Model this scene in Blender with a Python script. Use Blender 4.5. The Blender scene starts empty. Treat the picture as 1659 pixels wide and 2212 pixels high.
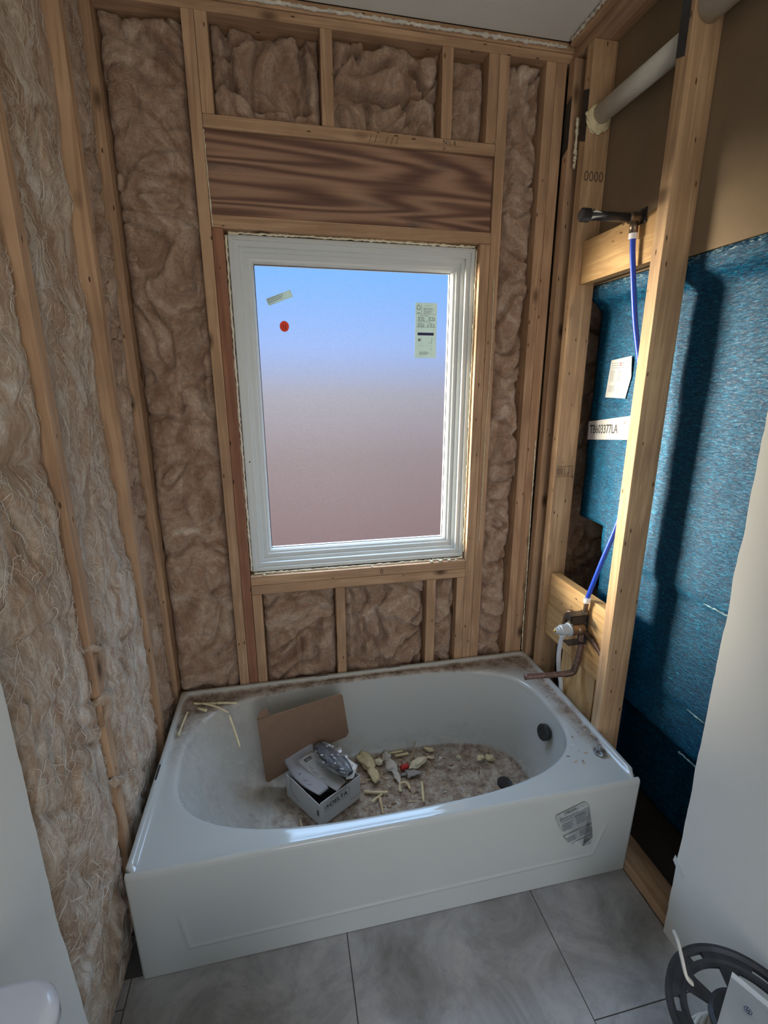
import bpy, bmesh, math, random
from mathutils import Vector, Matrix, noise

S = bpy.context.scene
COL = S.collection
random.seed(7)

# ------------------------------------------------------------------ camera
cam_d = bpy.data.cameras.new('camera')
cam_d.sensor_fit = 'VERTICAL'
cam_d.sensor_height = 24.0
cam_d.lens = 1035.4 / 2212 * 24.0
cam_d.clip_start = 0.02
cam = bpy.data.objects.new('camera', cam_d)
COL.objects.link(cam)
_y, _p, _o = -0.20857, -0.26063, 0.00105
_R = Matrix.Rotation(_y, 3, 'Z') @ Matrix.Rotation(_p, 3, 'X') @ Matrix.Rotation(_o, 3, 'Y')
_r, _f, _u = _R.col[0], _R.col[1], _R.col[2]
M = Matrix(((_r.x, _u.x, -_f.x, 0.45875), (_r.y, _u.y, -_f.y, -1.06574), (_r.z, _u.z, -_f.z, 1.60676), (0, 0, 0, 1)))
cam.matrix_world = M
S.camera = cam

# ------------------------------------------------------------------ world, lights, exposure
S.view_settings.view_transform = 'Standard'
S.view_settings.look = 'None'
S.view_settings.gamma = 1.0
S.view_settings.use_curve_mapping = False
S.view_settings.exposure = 0.0
S.cycles.max_bounces = 8
S.cycles.transparent_max_bounces = 12
S.cycles.caustics_refractive = True
S.cycles.sample_clamp_indirect = 4.0

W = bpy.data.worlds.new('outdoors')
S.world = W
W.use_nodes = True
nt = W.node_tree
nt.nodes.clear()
def wn(t): return nt.nodes.new(t)
geo = wn('ShaderNodeTexCoord')
sep = wn('ShaderNodeSeparateXYZ')
nt.links.new(geo.outputs['Generated'], sep.inputs[0])
mr = wn('ShaderNodeMapRange')
mr.inputs['From Min'].default_value = -1.0
mr.inputs['From Max'].default_value = 1.0
nt.links.new(sep.outputs['Z'], mr.inputs['Value'])
rmp = wn('ShaderNodeValToRGB')
cr = rmp.color_ramp
cr.interpolation = 'EASE'
def setramp(cr, stops):
    while len(cr.elements) > 1:
        cr.elements.remove(cr.elements[-1])
    cr.elements[0].position = stops[0][0]
    cr.elements[0].color = (*stops[0][1], 1)
    for p, c in stops[1:]:
        e = cr.elements.new(p)
        e.color = (*c, 1)
def _z(v): return (v+1)/2
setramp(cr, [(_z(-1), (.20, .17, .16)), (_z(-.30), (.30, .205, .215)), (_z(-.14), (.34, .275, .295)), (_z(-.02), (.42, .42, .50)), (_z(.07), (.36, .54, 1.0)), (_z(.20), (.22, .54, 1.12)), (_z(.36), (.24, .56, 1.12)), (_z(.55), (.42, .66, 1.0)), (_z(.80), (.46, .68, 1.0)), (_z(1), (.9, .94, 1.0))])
cr.interpolation = 'LINEAR'
nt.links.new(mr.outputs[0], rmp.inputs[0])
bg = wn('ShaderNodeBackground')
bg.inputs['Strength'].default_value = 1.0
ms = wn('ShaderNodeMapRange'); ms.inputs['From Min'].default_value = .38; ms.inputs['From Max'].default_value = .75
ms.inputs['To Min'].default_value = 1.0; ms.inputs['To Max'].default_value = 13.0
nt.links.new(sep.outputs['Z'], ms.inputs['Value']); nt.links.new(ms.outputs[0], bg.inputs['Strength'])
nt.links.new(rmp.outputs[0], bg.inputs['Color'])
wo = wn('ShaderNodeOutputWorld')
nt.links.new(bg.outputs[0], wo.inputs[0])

def sun(name, travel, strength, angle, color):
    d = bpy.data.lights.new(name, 'SUN')
    d.energy = strength; d.angle = math.radians(angle); d.color = color
    o = bpy.data.objects.new(name, d); COL.objects.link(o)
    o.rotation_euler = Vector(travel).normalized().to_track_quat('-Z', 'Y').to_euler()
    o.location = (-1, 3, 4)
    return o
sun('sun_low_from_left', (0.83, -0.56, -0.10), 40.0, 30, (1.0, 0.89, 0.70))
#sun('bright_sky_outside', (0.05, -0.80, -0.50), 7.0, 120, (0.72, 0.84, 1.0))

def area(name, loc, rot, sx, sy, power, color):
    d = bpy.data.lights.new(name, 'AREA')
    d.shape = 'RECTANGLE'; d.size = sx; d.size_y = sy; d.energy = power; d.color = color
    o = bpy.data.objects.new(name, d); COL.objects.link(o)
    o.location = loc; o.rotation_euler = rot
    return o
# added soft fill light for the room, set at an assumed doorway behind the camera
area('room_fill_light', (0.75, -2.72, 1.25), (math.radians(90), 0, 0), 0.95, 1.9, 19.0, (1.0, 0.90, 0.76))

# ------------------------------------------------------------------ helpers
LOC = {}
def link(name, mesh, mat=None, parent=None, smooth=False, center=True):
    me = mesh
    if isinstance(mesh, bmesh.types.BMesh):
        me = bpy.data.meshes.new(name)
        bmesh.ops.recalc_face_normals(mesh, faces=mesh.faces) if smooth is not None and not getattr(link, 'norecalc', False) else None
        mesh.to_mesh(me); mesh.free()
    xs = [v.co.x for v in me.vertices]; ys = [v.co.y for v in me.vertices]; zs = [v.co.z for v in me.vertices]
    if center and xs:
        c = Vector(((min(xs)+max(xs))/2, (min(ys)+max(ys))/2, min(zs)))
        me.transform(Matrix.Translation(-c))
    else:
        c = Vector((0, 0, 0))
    if smooth:
        for p in me.polygons: p.use_smooth = True
    if mat is not None and len(me.materials) == 0:
        me.materials.append(mat)
    o = bpy.data.objects.new(name, me)
    COL.objects.link(o)
    LOC[o.name] = c
    if parent is not None:
        o.parent = parent
        o.location = c - LOC[parent.name]
    else:
        o.location = c
    return o

def empty(name, loc, label, cat, group=None, kind=None):
    o = bpy.data.objects.new(name, None); COL.objects.link(o)
    o.empty_display_size = 0.05
    o.location = loc
    LOC[o.name] = Vector(loc)
    return tag(o, label, cat, group, kind)

def tag(o, label=None, cat=None, group=None, kind=None):
    if label: o['label'] = label
    if cat: o['category'] = cat
    if group: o['group'] = group
    if kind: o['kind'] = kind
    return o

def bm_box(bm, x0, x1, y0, y1, z0, z1, bev=0.0):
    b = bmesh.new()
    bmesh.ops.create_cube(b, size=1)
    for v in b.verts:
        v.co = Vector((x0 + (v.co.x+.5)*(x1-x0), y0 + (v.co.y+.5)*(y1-y0), z0 + (v.co.z+.5)*(z1-z0)))
    if bev > 0:
        bmesh.ops.bevel(b, geom=list(b.edges), offset=bev, segments=2, affect='EDGES', profile=0.6)
    me = bpy.data.meshes.new('t'); b.to_mesh(me); b.free()
    bm.from_mesh(me); bpy.data.meshes.remove(me)
    return bm

def box(name, x0, x1, y0, y1, z0, z1, mat, parent=None, bev=0.002):
    bm = bmesh.new(); bm_box(bm, x0, x1, y0, y1, z0, z1, bev)
    return link(name, bm, mat, parent)

def catmull(pts, n=8):
    P = [Vector(p) for p in pts]
    if len(P) < 3:
        return [P[0].lerp(P[-1], i/n) for i in range(n+1)]
    P = [P[0]*2-P[1]] + P + [P[-1]*2-P[-2]]
    out = []
    for i in range(1, len(P)-2):
        for k in range(n):
            t = k/n
            a, b, c, d = P[i-1], P[i], P[i+1], P[i+2]
            out.append(0.5*((2*b)+(c-a)*t+(2*a-5*b+4*c-d)*t*t+(3*b-a-3*c+d)*t**3))
    out.append(P[-2].copy())
    return out

def bm_tube(bm, pts, rad, sides=12, caps=True, squash=None, jitter=0.0):
    pts = [Vector(p) for p in pts]
    n = len(pts)
    rr = rad if isinstance(rad, (list, tuple)) else [rad]*n
    prev = None; rings = []
    for i, p in enumerate(pts):
        d = (pts[min(i+1, n-1)] - pts[max(i-1, 0)])
        d = d.normalized() if d.length > 1e-9 else Vector((0, 0, 1))
        if prev is None:
            a = Vector((0, 0, 1)) if abs(d.z) < .9 else Vector((1, 0, 0))
            u = d.cross(a).normalized()
        else:
            u = (prev - d*prev.dot(d)).normalized()
        prev = u
        w = d.cross(u)
        ring = []
        for k in range(sides):
            t = 2*math.pi*k/sides
            r = rr[i]*(1 + (jitter*noise.noise(p*90+Vector((k*1.7, 0, 0))) if jitter else 0))
            ring.append(bm.verts.new(p + u*math.cos(t)*r + w*math.sin(t)*r*(squash or 1)))
        rings.append(ring)
    for a, b in zip(rings, rings[1:]):
        for k in range(sides):
            bm.faces.new((a[k], a[(k+1) % sides], b[(k+1) % sides], b[k]))
    if caps and sides > 2:
        bm.faces.new(rings[0][::-1]); bm.faces.new(rings[-1])
    return bm

def tube(name, pts, rad, mat, parent=None, sides=14, smooth=True, n=8, curve=True, squash=None, jitter=0.0):
    bm = bmesh.new()
    P = catmull(pts, n) if curve and len(pts) > 2 else [Vector(p) for p in pts]
    if isinstance(rad, (list, tuple)) and len(rad) != len(P):
        k = len(rad)-1; m = len(P)-1
        rad = [rad[min(int(i*k/m), k-1)]*(1-((i*k/m) % 1 if i < m else 1)) + rad[min(int(i*k/m)+1, k)]*((i*k/m) % 1 if i < m else 1) for i in range(m+1)]
    bm_tube(bm, P, rad, sides, True, squash, jitter)
    o = link(name, bm, mat, parent, smooth)
    return o

def lathe(name, prof, org, axis, mat, parent=None, n=32, smooth=False):
    """prof: list of (distance along axis, radius)"""
    bm = bmesh.new(); axis = Vector(axis).normalized(); org = Vector(org)
    a = Vector((0, 0, 1)) if abs(axis.z) < .9 else Vector((1, 0, 0))
    u = axis.cross(a).normalized(); w = axis.cross(u)
    rings = []
    for t, r in prof:
        rings.append([bm.verts.new(org+axis*t+(u*math.cos(2*math.pi*k/n)+w*math.sin(2*math.pi*k/n))*max(r, 1e-5)) for k in range(n)])
    for A, B in zip(rings, rings[1:]):
        for k in range(n):
            bm.faces.new((A[k], A[(k+1) % n], B[(k+1) % n], B[k]))
    bm.faces.new(rings[0][::-1]); bm.faces.new(rings[-1])
    return link(name, bm, mat, parent, smooth)

def text_mesh(name, body, size, org, xd, yd, mat, parent, align='LEFT', sx=1.0, bold=0.0):
    cu = bpy.data.curves.new(name, 'FONT'); cu.body = body; cu.size = size; cu.align_x = align
    cu.offset = bold; cu.resolution_u = 3
    o = bpy.data.objects.new(name, cu); COL.objects.link(o)
    dg = bpy.context.evaluated_depsgraph_get(); dg.update()
    me = bpy.data.meshes.new_from_object(o.evaluated_get(dg))
    bpy.data.objects.remove(o)
    xd = Vector(xd).normalized(); yd = Vector(yd).normalized(); zd = xd.cross(yd)
    M = Matrix(((xd.x*sx, yd.x, zd.x, org[0]), (xd.y*sx, yd.y, zd.y, org[1]), (xd.z*sx, yd.z, zd.z, org[2]), (0, 0, 0, 1)))
    me.transform(M)
    me.materials.clear()
    return link(name, me, mat, parent)

def quads(name, org, xd, yd, rects, mat, parent):
    bm = bmesh.new(); org = Vector(org); xd = Vector(xd).normalized(); yd = Vector(yd).normalized()
    for r in rects:
        if len(r) == 4 and not hasattr(r[0], '__len__'):
            x, y, w, h = r
            P = [(x, y), (x+w, y), (x+w, y+h), (x, y+h)]
        else:
            P = r
        bm.faces.new([bm.verts.new(org+xd*a+yd*b) for a, b in P])
    return link(name, bm, mat, parent)

def seg(a, b, w):
    dx, dy = b[0]-a[0], b[1]-a[1]; L = math.hypot(dx, dy) or 1
    nx, ny = -dy/L*w/2, dx/L*w/2
    return [(a[0]-nx, a[1]-ny), (b[0]-nx, b[1]-ny), (b[0]+nx, b[1]+ny), (a[0]+nx, a[1]+ny)]

def circle_segs(cx, cy, r, w, n=20, rx=1.0):
    return [seg((cx+r*rx*math.cos(2*math.pi*k/n), cy+r*math.sin(2*math.pi*k/n)), (cx+r*rx*math.cos(2*math.pi*(k+1)/n), cy+r*math.sin(2*math.pi*(k+1)/n)), w) for k in range(n)]

def greek(x, y, w, lh, n, rnd, fill=.9, h=.5):
    """rows of tiny illegible print as word-long dashes"""
    out = []
    for i in range(n):
        yy = y - i*lh; xx = x; end = x + w*rnd.uniform(.7, 1)*fill
        while xx < end:
            ww = rnd.uniform(.04, .14)*w
            out.append((xx, yy, min(ww, end-xx), lh*h)); xx += ww + w*.025
    return out

# ------------------------------------------------------------------ materials
def newmat(name):
    m = bpy.data.materials.new(name); m.use_nodes = True
    n = m.node_tree; b = n.nodes['Principled BSDF']
    return m, n, b
def N(n, t, **k):
    x = n.nodes.new(t)
    for a, v in k.items():
        if a in x.inputs: x.inputs[a].default_value = v
        else: setattr(x, a, v)
    return x
def simple(name, col, rough=.6, metal=0.0, bump=0.0, bscale=200, spec=None, var=0.0, vscale=12, coat=0):
    m, n, b = newmat(name)
    b.inputs['Base Color'].default_value = (*col, 1)
    b.inputs['Roughness'].default_value = rough
    b.inputs['Metallic'].default_value = metal
    if spec is not None: b.inputs['Specular IOR Level'].default_value = spec
    if coat: b.inputs['Coat Weight'].default_value = coat
    tc = N(n, 'ShaderNodeTexCoord')
    if var:
        ns = N(n, 'ShaderNodeTexNoise', Scale=vscale, Detail=6.0, Roughness=.65)
        n.links.new(tc.outputs['Object'], ns.inputs['Vector'])
        r = N(n, 'ShaderNodeValToRGB')
        setramp(r.color_ramp, [(.3, tuple(c*(1-var) for c in col)), (.7, tuple(min(1, c*(1+var)) for c in col))])
        n.links.new(ns.outputs['Fac'], r.inputs[0]); n.links.new(r.outputs[0], b.inputs['Base Color'])
    if bump:
        nb = N(n, 'ShaderNodeTexNoise', Scale=bscale, Detail=4.0)
        n.links.new(tc.outputs['Object'], nb.inputs['Vector'])
        bp = N(n, 'ShaderNodeBump', Strength=bump, Distance=.002)
        n.links.new(nb.outputs['Fac'], bp.inputs['Height']); n.links.new(bp.outputs[0], b.inputs['Normal'])
    return m

def wood(name, light, dark, axis='Z', knots=.5, rough=.7, figure=1.0, sc=1.0):
    m, n, b = newmat(name)
    tc = N(n, 'ShaderNodeTexCoord'); oi = N(n, 'ShaderNodeObjectInfo')
    mul = N(n, 'ShaderNodeVectorMath', operation='SCALE'); mul.inputs['Scale'].default_value = 37.0
    cmb = N(n, 'ShaderNodeCombineXYZ')
    for k in range(3): n.links.new(oi.outputs['Random'], cmb.inputs[k])
    n.links.new(cmb.outputs[0], mul.inputs[0])
    add = N(n, 'ShaderNodeVectorMath', operation='ADD')
    n.links.new(tc.outputs['Object'], add.inputs[0]); n.links.new(mul.outputs[0], add.inputs[1])
    mp = N(n, 'ShaderNodeMapping')
    s = [26*sc]*3; s['XYZ'.index(axis)] = 1.3*sc
    mp.inputs['Scale'].default_value = s
    n.links.new(add.outputs[0], mp.inputs['Vector'])
    # knots bend the grain
    mk = N(n, 'ShaderNodeMapping'); sk = [9.0]*3; sk['XYZ'.index(axis)] = 4.2
    mk.inputs['Scale'].default_value = sk
    n.links.new(add.outputs[0], mk.inputs['Vector'])
    vo = N(n, 'ShaderNodeTexVoronoi', Scale=1.0)
    n.links.new(mk.outputs[0], vo.inputs['Vector'])
    kr = N(n, 'ShaderNodeValToRGB'); setramp(kr.color_ramp, [(0.05*knots*2, (1, 1, 1)), (0.16*knots*2+.01, (0, 0, 0))])
    n.links.new(vo.outputs['Distance'], kr.inputs[0])
    ns = N(n, 'ShaderNodeTexNoise', Scale=1.0, Detail=7.0, Roughness=.62, Distortion=.6)
    n.links.new(mp.outputs[0], ns.inputs['Vector'])
    wv = N(n, 'ShaderNodeMath', operation='MULTIPLY'); wv.inputs[1].default_value = 22.0*figure
    n.links.new(ns.outputs['Fac'], wv.inputs[0])
    sn = N(n, 'ShaderNodeMath', operation='SINE'); n.links.new(wv.outputs[0], sn.inputs[0])
    m1 = N(n, 'ShaderNodeMapRange'); m1.inputs['From Min'].default_value = -1
    n.links.new(sn.outputs[0], m1.inputs['Value'])
    rp = N(n, 'ShaderNodeValToRGB')
    mid = tuple((a*.6+c*.4) for a, c in zip(light, dark))
    setramp(rp.color_ramp, [(0.0, mid), (.55, light), (1.0, tuple(min(1, c*1.08) for c in light))])
    n.links.new(m1.outputs[0], rp.inputs[0])
    big = N(n, 'ShaderNodeTexNoise', Scale=5.0, Detail=3.0)
    n.links.new(add.outputs[0], big.inputs['Vector'])
    hv = N(n, 'ShaderNodeMix', data_type='RGBA', blend_type='MULTIPLY')
    br = N(n, 'ShaderNodeValToRGB'); setramp(br.color_ramp, [(.3, (.72, .68, .66)), (.7, (1.06, 1.04, 1.0))])
    n.links.new(big.outputs['Fac'], br.inputs[0])
    hv.inputs['Factor'].default_value = .8
    n.links.new(rp.outputs[0], hv.inputs['A']); n.links.new(br.outputs[0], hv.inputs['B'])
    nk = N(n, 'ShaderNodeMapping'); s3 = [34.0]*3; s3['XYZ'.index(axis)] = 11.0
    nk.inputs['Scale'].default_value = s3; n.links.new(add.outputs[0], nk.inputs['Vector'])
    v3 = N(n, 'ShaderNodeTexVoronoi', Scale=1.0); n.links.new(nk.outputs[0], v3.inputs['Vector'])
    k3 = N(n, 'ShaderNodeValToRGB'); setramp(k3.color_ramp, [(.075, (1, 1, 1)), (.10, (0, 0, 0))]); n.links.new(v3.outputs['Distance'], k3.inputs[0])
    kmx = N(n, 'ShaderNodeMath', operation='MAXIMUM'); n.links.new(kr.outputs[0], kmx.inputs[0]); n.links.new(k3.outputs[0], kmx.inputs[1])
    mx = N(n, 'ShaderNodeMix', data_type='RGBA')
    mx.inputs['B'].default_value = (*[c*.35 for c in dark], 1)
    n.links.new(kmx.outputs[0], mx.inputs['Factor']); n.links.new(hv.outputs['Result'], mx.inputs['A'])
    n.links.new(mx.outputs['Result'], b.inputs['Base Color'])
    b.inputs['Roughness'].default_value = rough
    b.inputs['Specular IOR Level'].default_value = .25
    bp = N(n, 'ShaderNodeBump', Strength=.35, Distance=.0015)
    n.links.new(ns.outputs['Fac'], bp.inputs['Height']); n.links.new(bp.outputs[0], b.inputs['Normal'])
    return m

TAN = (.54, .36, .225); TAND = (.29, .165, .09)
RED = (.34, .165, .10); REDD = (.17, .075, .05)
YEL = (.62, .41, .19); YELD = (.38, .2, .08)
woods = {}
def wd(kind, axis):
    k = (kind, axis)
    if k not in woods:
        c = dict(tan=(TAN, TAND), red=(RED, REDD), yel=(YEL, YELD), pale=((.60, .41, .24), TAND))[kind]
        woods[k] = wood('lumber_%s_%s' % (kind, axis), c[0], c[1], axis)
    return woods[k]

def fibre(name, cols, stretch=(1, 1, 1), scale=9.0):
    m, n, b = newmat(name)
    tc = N(n, 'ShaderNodeTexCoord')
    mp = N(n, 'ShaderNodeMapping'); mp.inputs['Scale'].default_value = stretch
    n.links.new(tc.outputs['Object'], mp.inputs['Vector'])
    ns = N(n, 'ShaderNodeTexNoise', Scale=scale, Detail=10.0, Roughness=.68, Distortion=1.4)
    n.links.new(mp.outputs[0], ns.inputs['Vector'])
    rp = N(n, 'ShaderNodeValToRGB'); setramp(rp.color_ramp, list(zip((.30, .45, .56, .70), cols)))
    n.links.new(ns.outputs['Fac'], rp.inputs[0])
    n2 = N(n, 'ShaderNodeTexNoise', Scale=scale*9, Detail=6.0, Roughness=.7, Distortion=2.5)
    n.links.new(mp.outputs[0], n2.inputs['Vector'])
    r2 = N(n, 'ShaderNodeValToRGB'); setramp(r2.color_ramp, [(.35, (.72, .70, .68)), (.62, (1.12, 1.1, 1.08))])
    n.links.new(n2.outputs['Fac'], r2.inputs[0])
    mx = N(n, 'ShaderNodeMix', data_type='RGBA', blend_type='MULTIPLY'); mx.inputs['Factor'].default_value = .9
    n.links.new(rp.outputs[0], mx.inputs['A']); n.links.new(r2.outputs[0], mx.inputs['B'])
    n.links.new(mx.outputs['Result'], b.inputs['Base Color'])
    b.inputs['Roughness'].default_value = .95
    b.inputs['Specular IOR Level'].default_value = .08
    b.inputs['Sheen Weight'].default_value = .25
    bp = N(n, 'ShaderNodeBump', Strength=.8, Distance=.006)
    n3 = N(n, 'ShaderNodeTexNoise', Scale=scale*7, Detail=8.0, Roughness=.75, Distortion=3.0)
    n.links.new(mp.outputs[0], n3.inputs['Vector'])
    n.links.new(n3.outputs['Fac'], bp.inputs['Height']); n.links.new(bp.outputs[0], b.inputs['Normal'])
    return m

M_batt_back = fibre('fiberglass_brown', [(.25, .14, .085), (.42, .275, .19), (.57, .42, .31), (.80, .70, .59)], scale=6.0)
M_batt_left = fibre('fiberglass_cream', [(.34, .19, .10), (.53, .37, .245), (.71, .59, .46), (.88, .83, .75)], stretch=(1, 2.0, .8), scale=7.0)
M_strand = simple('fiberglass_strand', (.72, .60, .48), .9, spec=.1)
M_strand_l = simple('fiberglass_strand_pale', (.86, .78, .68), .9, spec=.1)

# plywood/LVL header with bold cathedral figure
def header_mat():
    m, n, b = newmat('header_figured_wood')
    tc = N(n, 'ShaderNodeTexCoord')
    mp = N(n, 'ShaderNodeMapping'); mp.inputs['Scale'].default_value = (.55, 3, 7.0); mp.inputs['Location'].default_value = (.3, 0, 2.2)
    n.links.new(tc.outputs['Object'], mp.inputs['Vector'])
    ns = N(n, 'ShaderNodeTexNoise', Scale=1.0, Detail=1.6, Roughness=.4, Distortion=.15)
    n.links.new(mp.outputs[0], ns.inputs['Vector'])
    mu = N(n, 'ShaderNodeMath', operation='MULTIPLY'); mu.inputs[1].default_value = 110
    n.links.new(ns.outputs['Fac'], mu.inputs[0])
    sn = N(n, 'ShaderNodeMath', operation='SINE'); n.links.new(mu.outputs[0], sn.inputs[0])
    fi = N(n, 'ShaderNodeMapping'); fi.inputs['Scale'].default_value = (3, 20, 120)
    n.links.new(tc.outputs['Object'], fi.inputs['Vector'])
    fn = N(n, 'ShaderNodeTexNoise', Scale=1.0, Detail=5.0); n.links.new(fi.outputs[0], fn.inputs['Vector'])
    ad = N(n, 'ShaderNodeMath', operation='MULTIPLY_ADD'); ad.inputs[1].default_value = 1.6; 
    n.links.new(fn.outputs['Fac'], ad.inputs[0]); n.links.new(sn.outputs[0], ad.inputs[2])
    rp = N(n, 'ShaderNodeValToRGB'); mr = N(n, 'ShaderNodeMapRange'); mr.inputs['From Min'].default_value = -.3; mr.inputs['From Max'].default_value = 1.9
    n.links.new(ad.outputs[0], mr.inputs['Value']); n.links.new(mr.outputs[0], rp.inputs[0])
    setramp(rp.color_ramp, [(0, (.13, .065, .045)), (.35, (.21, .11, .07)), (.7, (.31, .175, .11)), (1, (.38, .225, .145))])
    # grey mould stain running along the upper middle
    st = N(n, 'ShaderNodeMapping'); st.inputs['Scale'].default_value = (1.8, 2, 12); st.inputs['Location'].default_value = (3.1, 0, 1.2)
    n.links.new(tc.outputs['Object'], st.inputs['Vector'])
    s2 = N(n, 'ShaderNodeTexNoise', Scale=1.0, Detail=5.0, Roughness=.6, Distortion=.8); n.links.new(st.outputs[0], s2.inputs['Vector'])
    sr = N(n, 'ShaderNodeValToRGB'); setramp(sr.color_ramp, [(.56, (0, 0, 0)), (.68, (.75, .75, .75))])
    n.links.new(s2.outputs['Fac'], sr.inputs[0])
    mx = N(n, 'ShaderNodeMix', data_type='RGBA'); mx.inputs['B'].default_value = (.085, .07, .065, 1)
    n.links.new(sr.outputs[0], mx.inputs['Factor']); n.links.new(rp.outputs[0], mx.inputs['A'])
    n.links.new(mx.outputs['Result'], b.inputs['Base Color'])
    b.inputs['Roughness'].default_value = .7
    return m
M_header = header_mat()

M_vinyl = simple('white_vinyl', (.64, .68, .67), .35)
M_acrylic, _n, _b = newmat('white_acrylic_with_dust')
_b.inputs['Roughness'].default_value = .10
_b.inputs['IOR'].default_value = 1.62
_tc = N(_n, 'ShaderNodeTexCoord')
_at = N(_n, 'ShaderNodeAttribute', attribute_name='dirt')
_n1 = N(_n, 'ShaderNodeTexNoise', Scale=9.0, Detail=9.0, Roughness=.72, Distortion=.5)
_n.links.new(_tc.outputs['Object'], _n1.inputs['Vector'])
_ad = N(_n, 'ShaderNodeMath', operation='MULTIPLY_ADD'); _ad.inputs[1].default_value = 1.3; _ad.inputs[2].default_value = -.98
_n.links.new(_n1.outputs['Fac'], _ad.inputs[0])
_a2 = N(_n, 'ShaderNodeMath', operation='MULTIPLY_ADD'); _a2.inputs[1].default_value = 1.45; _a2.use_clamp = True
_n.links.new(_at.outputs['Fac'], _a2.inputs[0]); _n.links.new(_ad.outputs[0], _a2.inputs[2])
_n2 = N(_n, 'ShaderNodeTexNoise', Scale=26.0, Detail=8.0, Roughness=.75)
_n.links.new(_tc.outputs['Object'], _n2.inputs['Vector'])
_dr = N(_n, 'ShaderNodeValToRGB'); setramp(_dr.color_ramp, [(.34, (.11, .075, .055)), (.46, (.27, .205, .155)), (.58, (.44, .385, .32)), (.75, (.55, .52, .47))])
_n.links.new(_n2.outputs['Fac'], _dr.inputs[0])
_sp = N(_n, 'ShaderNodeTexVoronoi', Scale=75.0); _n.links.new(_tc.outputs['Object'], _sp.inputs['Vector'])
_spr = N(_n, 'ShaderNodeValToRGB'); setramp(_spr.color_ramp, [(.09, (.8, .8, .8)), (.13, (0, 0, 0))])
_n.links.new(_sp.outputs['Distance'], _spr.inputs[0])
_spm = N(_n, 'ShaderNodeMath', operation='MULTIPLY'); _n.links.new(_spr.outputs[0], _spm.inputs[0]); _n.links.new(_a2.outputs[0], _spm.inputs[1])
_mx = N(_n, 'ShaderNodeMix', data_type='RGBA'); _mx.inputs['A'].default_value = (.50, .51, .475, 1)
_n.links.new(_a2.outputs[0], _mx.inputs['Factor']); _n.links.new(_dr.outputs[0], _mx.inputs['B'])
_mx2 = N(_n, 'ShaderNodeMix', data_type='RGBA'); _mx2.inputs['B'].default_value = (.06, .045, .035, 1)
_n.links.new(_spm.outputs[0], _mx2.inputs['Factor']); _n.links.new(_mx.outputs['Result'], _mx2.inputs['A'])
_n.links.new(_mx2.outputs['Result'], _b.inputs['Base Color'])
_rm = N(_n, 'ShaderNodeMapRange'); _rm.inputs['To Min'].default_value = .09; _rm.inputs['To Max'].default_value = .85
_n.links.new(_a2.outputs[0], _rm.inputs['Value']); _n.links.new(_rm.outputs[0], _b.inputs['Roughness'])
_bp = N(_n, 'ShaderNodeBump', Distance=.004); _n.links.new(_a2.outputs[0], _bp.inputs['Strength']); _n.links.new(_n2.outputs['Fac'], _bp.inputs['Height']); _n.links.new(_bp.outputs[0], _b.inputs['Normal'])

M_drywall = simple('painted_drywall', (.69, .69, .64), .75, bump=.15, bscale=350)
M_gypsum_edge = simple('drywall_cut_edge', (.42, .27, .16), .9, bump=.5, bscale=300, var=.2, vscale=30)
M_paper_brown = simple('drywall_back_paper', (.23, .165, .10), .92, var=.14, vscale=3, bump=.15, bscale=300)
M_sheath = simple('wall_sheathing_board', (.20, .14, .09), .9, var=.3, vscale=8)
M_cavity_shade = simple('cavity_shade_board', (.06, .05, .045), .95, var=.3)  # near-black colour stands in for the shade inside the wall cavity
M_ceiling = simple('ceiling_paint', (.78, .78, .73), .85, bump=.5, bscale=160)
M_foam = simple('cured_spray_foam', (.72, .64, .40), .8, bump=1.0, bscale=150, var=.15, vscale=40)
M_foam_pale = simple('pale_spray_foam', (.76, .70, .52), .8, bump=1.0, bscale=160, var=.12, vscale=40)
M_steel = simple('grey_steel', (.35, .37, .38), .35, metal=.9)
M_steel_dark = simple('dark_nail_plate', (.055, .057, .06), .4, metal=.5, var=.3, vscale=30)
M_black = simple('black_plastic', (.018, .018, .02), .35)
M_blackmatte = simple('black_scuffed_plastic', (.022, .023, .026), .5, var=.6, vscale=22, bump=.2)
M_copper = simple('tarnished_copper', (.15, .095, .07), .42, metal=.6, var=.45, vscale=45)
M_copper_red = simple('copper_tube', (.17, .10, .08), .45, metal=.5, var=.5, vscale=60)
M_brass = simple('dull_brass', (.20, .15, .11), .35, metal=.85, var=.4, vscale=60)
M_bright = simple('gold_brass', (.65, .48, .18), .3, metal=.9)
M_cart = simple('grey_cartridge_plastic', (.42, .48, .52), .4)
M_pex_blue = simple('blue_pex', (.012, .06, .50), .3)
M_pex_white = simple('white_pex', (.62, .65, .68), .35)
M_ring = simple('white_pex_ring', (.82, .82, .84), .4)
M_pipe = simple('off_white_foam_sleeve', (.62, .60, .52), .7, bump=.5, bscale=250, var=.06)
M_card = simple('brown_cardboard', (.225, .135, .085), .85, var=.08, vscale=20)
M_whitecard = simple('white_coated_cardboard', (.56, .57, .57), .5)
M_paper = simple('white_paper', (.70, .71, .76), .7)
M_paper2 = simple('cream_white_paper', (.62, .62, .60), .7)
M_label = simple('white_label_paper', (.62, .64, .62), .6)
M_ink = simple('black_ink', (.02, .02, .022), .6)
M_ink_grey = simple('grey_print', (.20, .21, .23), .6)
M_ink_blue = simple('navy_ink', (.02, .02, .10), .6)
M_ink_red = simple('red_ink', (.65, .12, .12), .6)
M_redplastic = simple('red_plastic', (.5, .02, .02), .35)
M_orange = simple('orange_sticker', (.68, .14, .06), .6)
M_dkred = simple('dark_red_print', (.25, .02, .02), .6)
M_stain = simple('lumber_stamp_ink', (.10, .065, .045), .8)
M_sticker = simple('grey_sticker_paper', (.40, .45, .46), .6)
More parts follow.
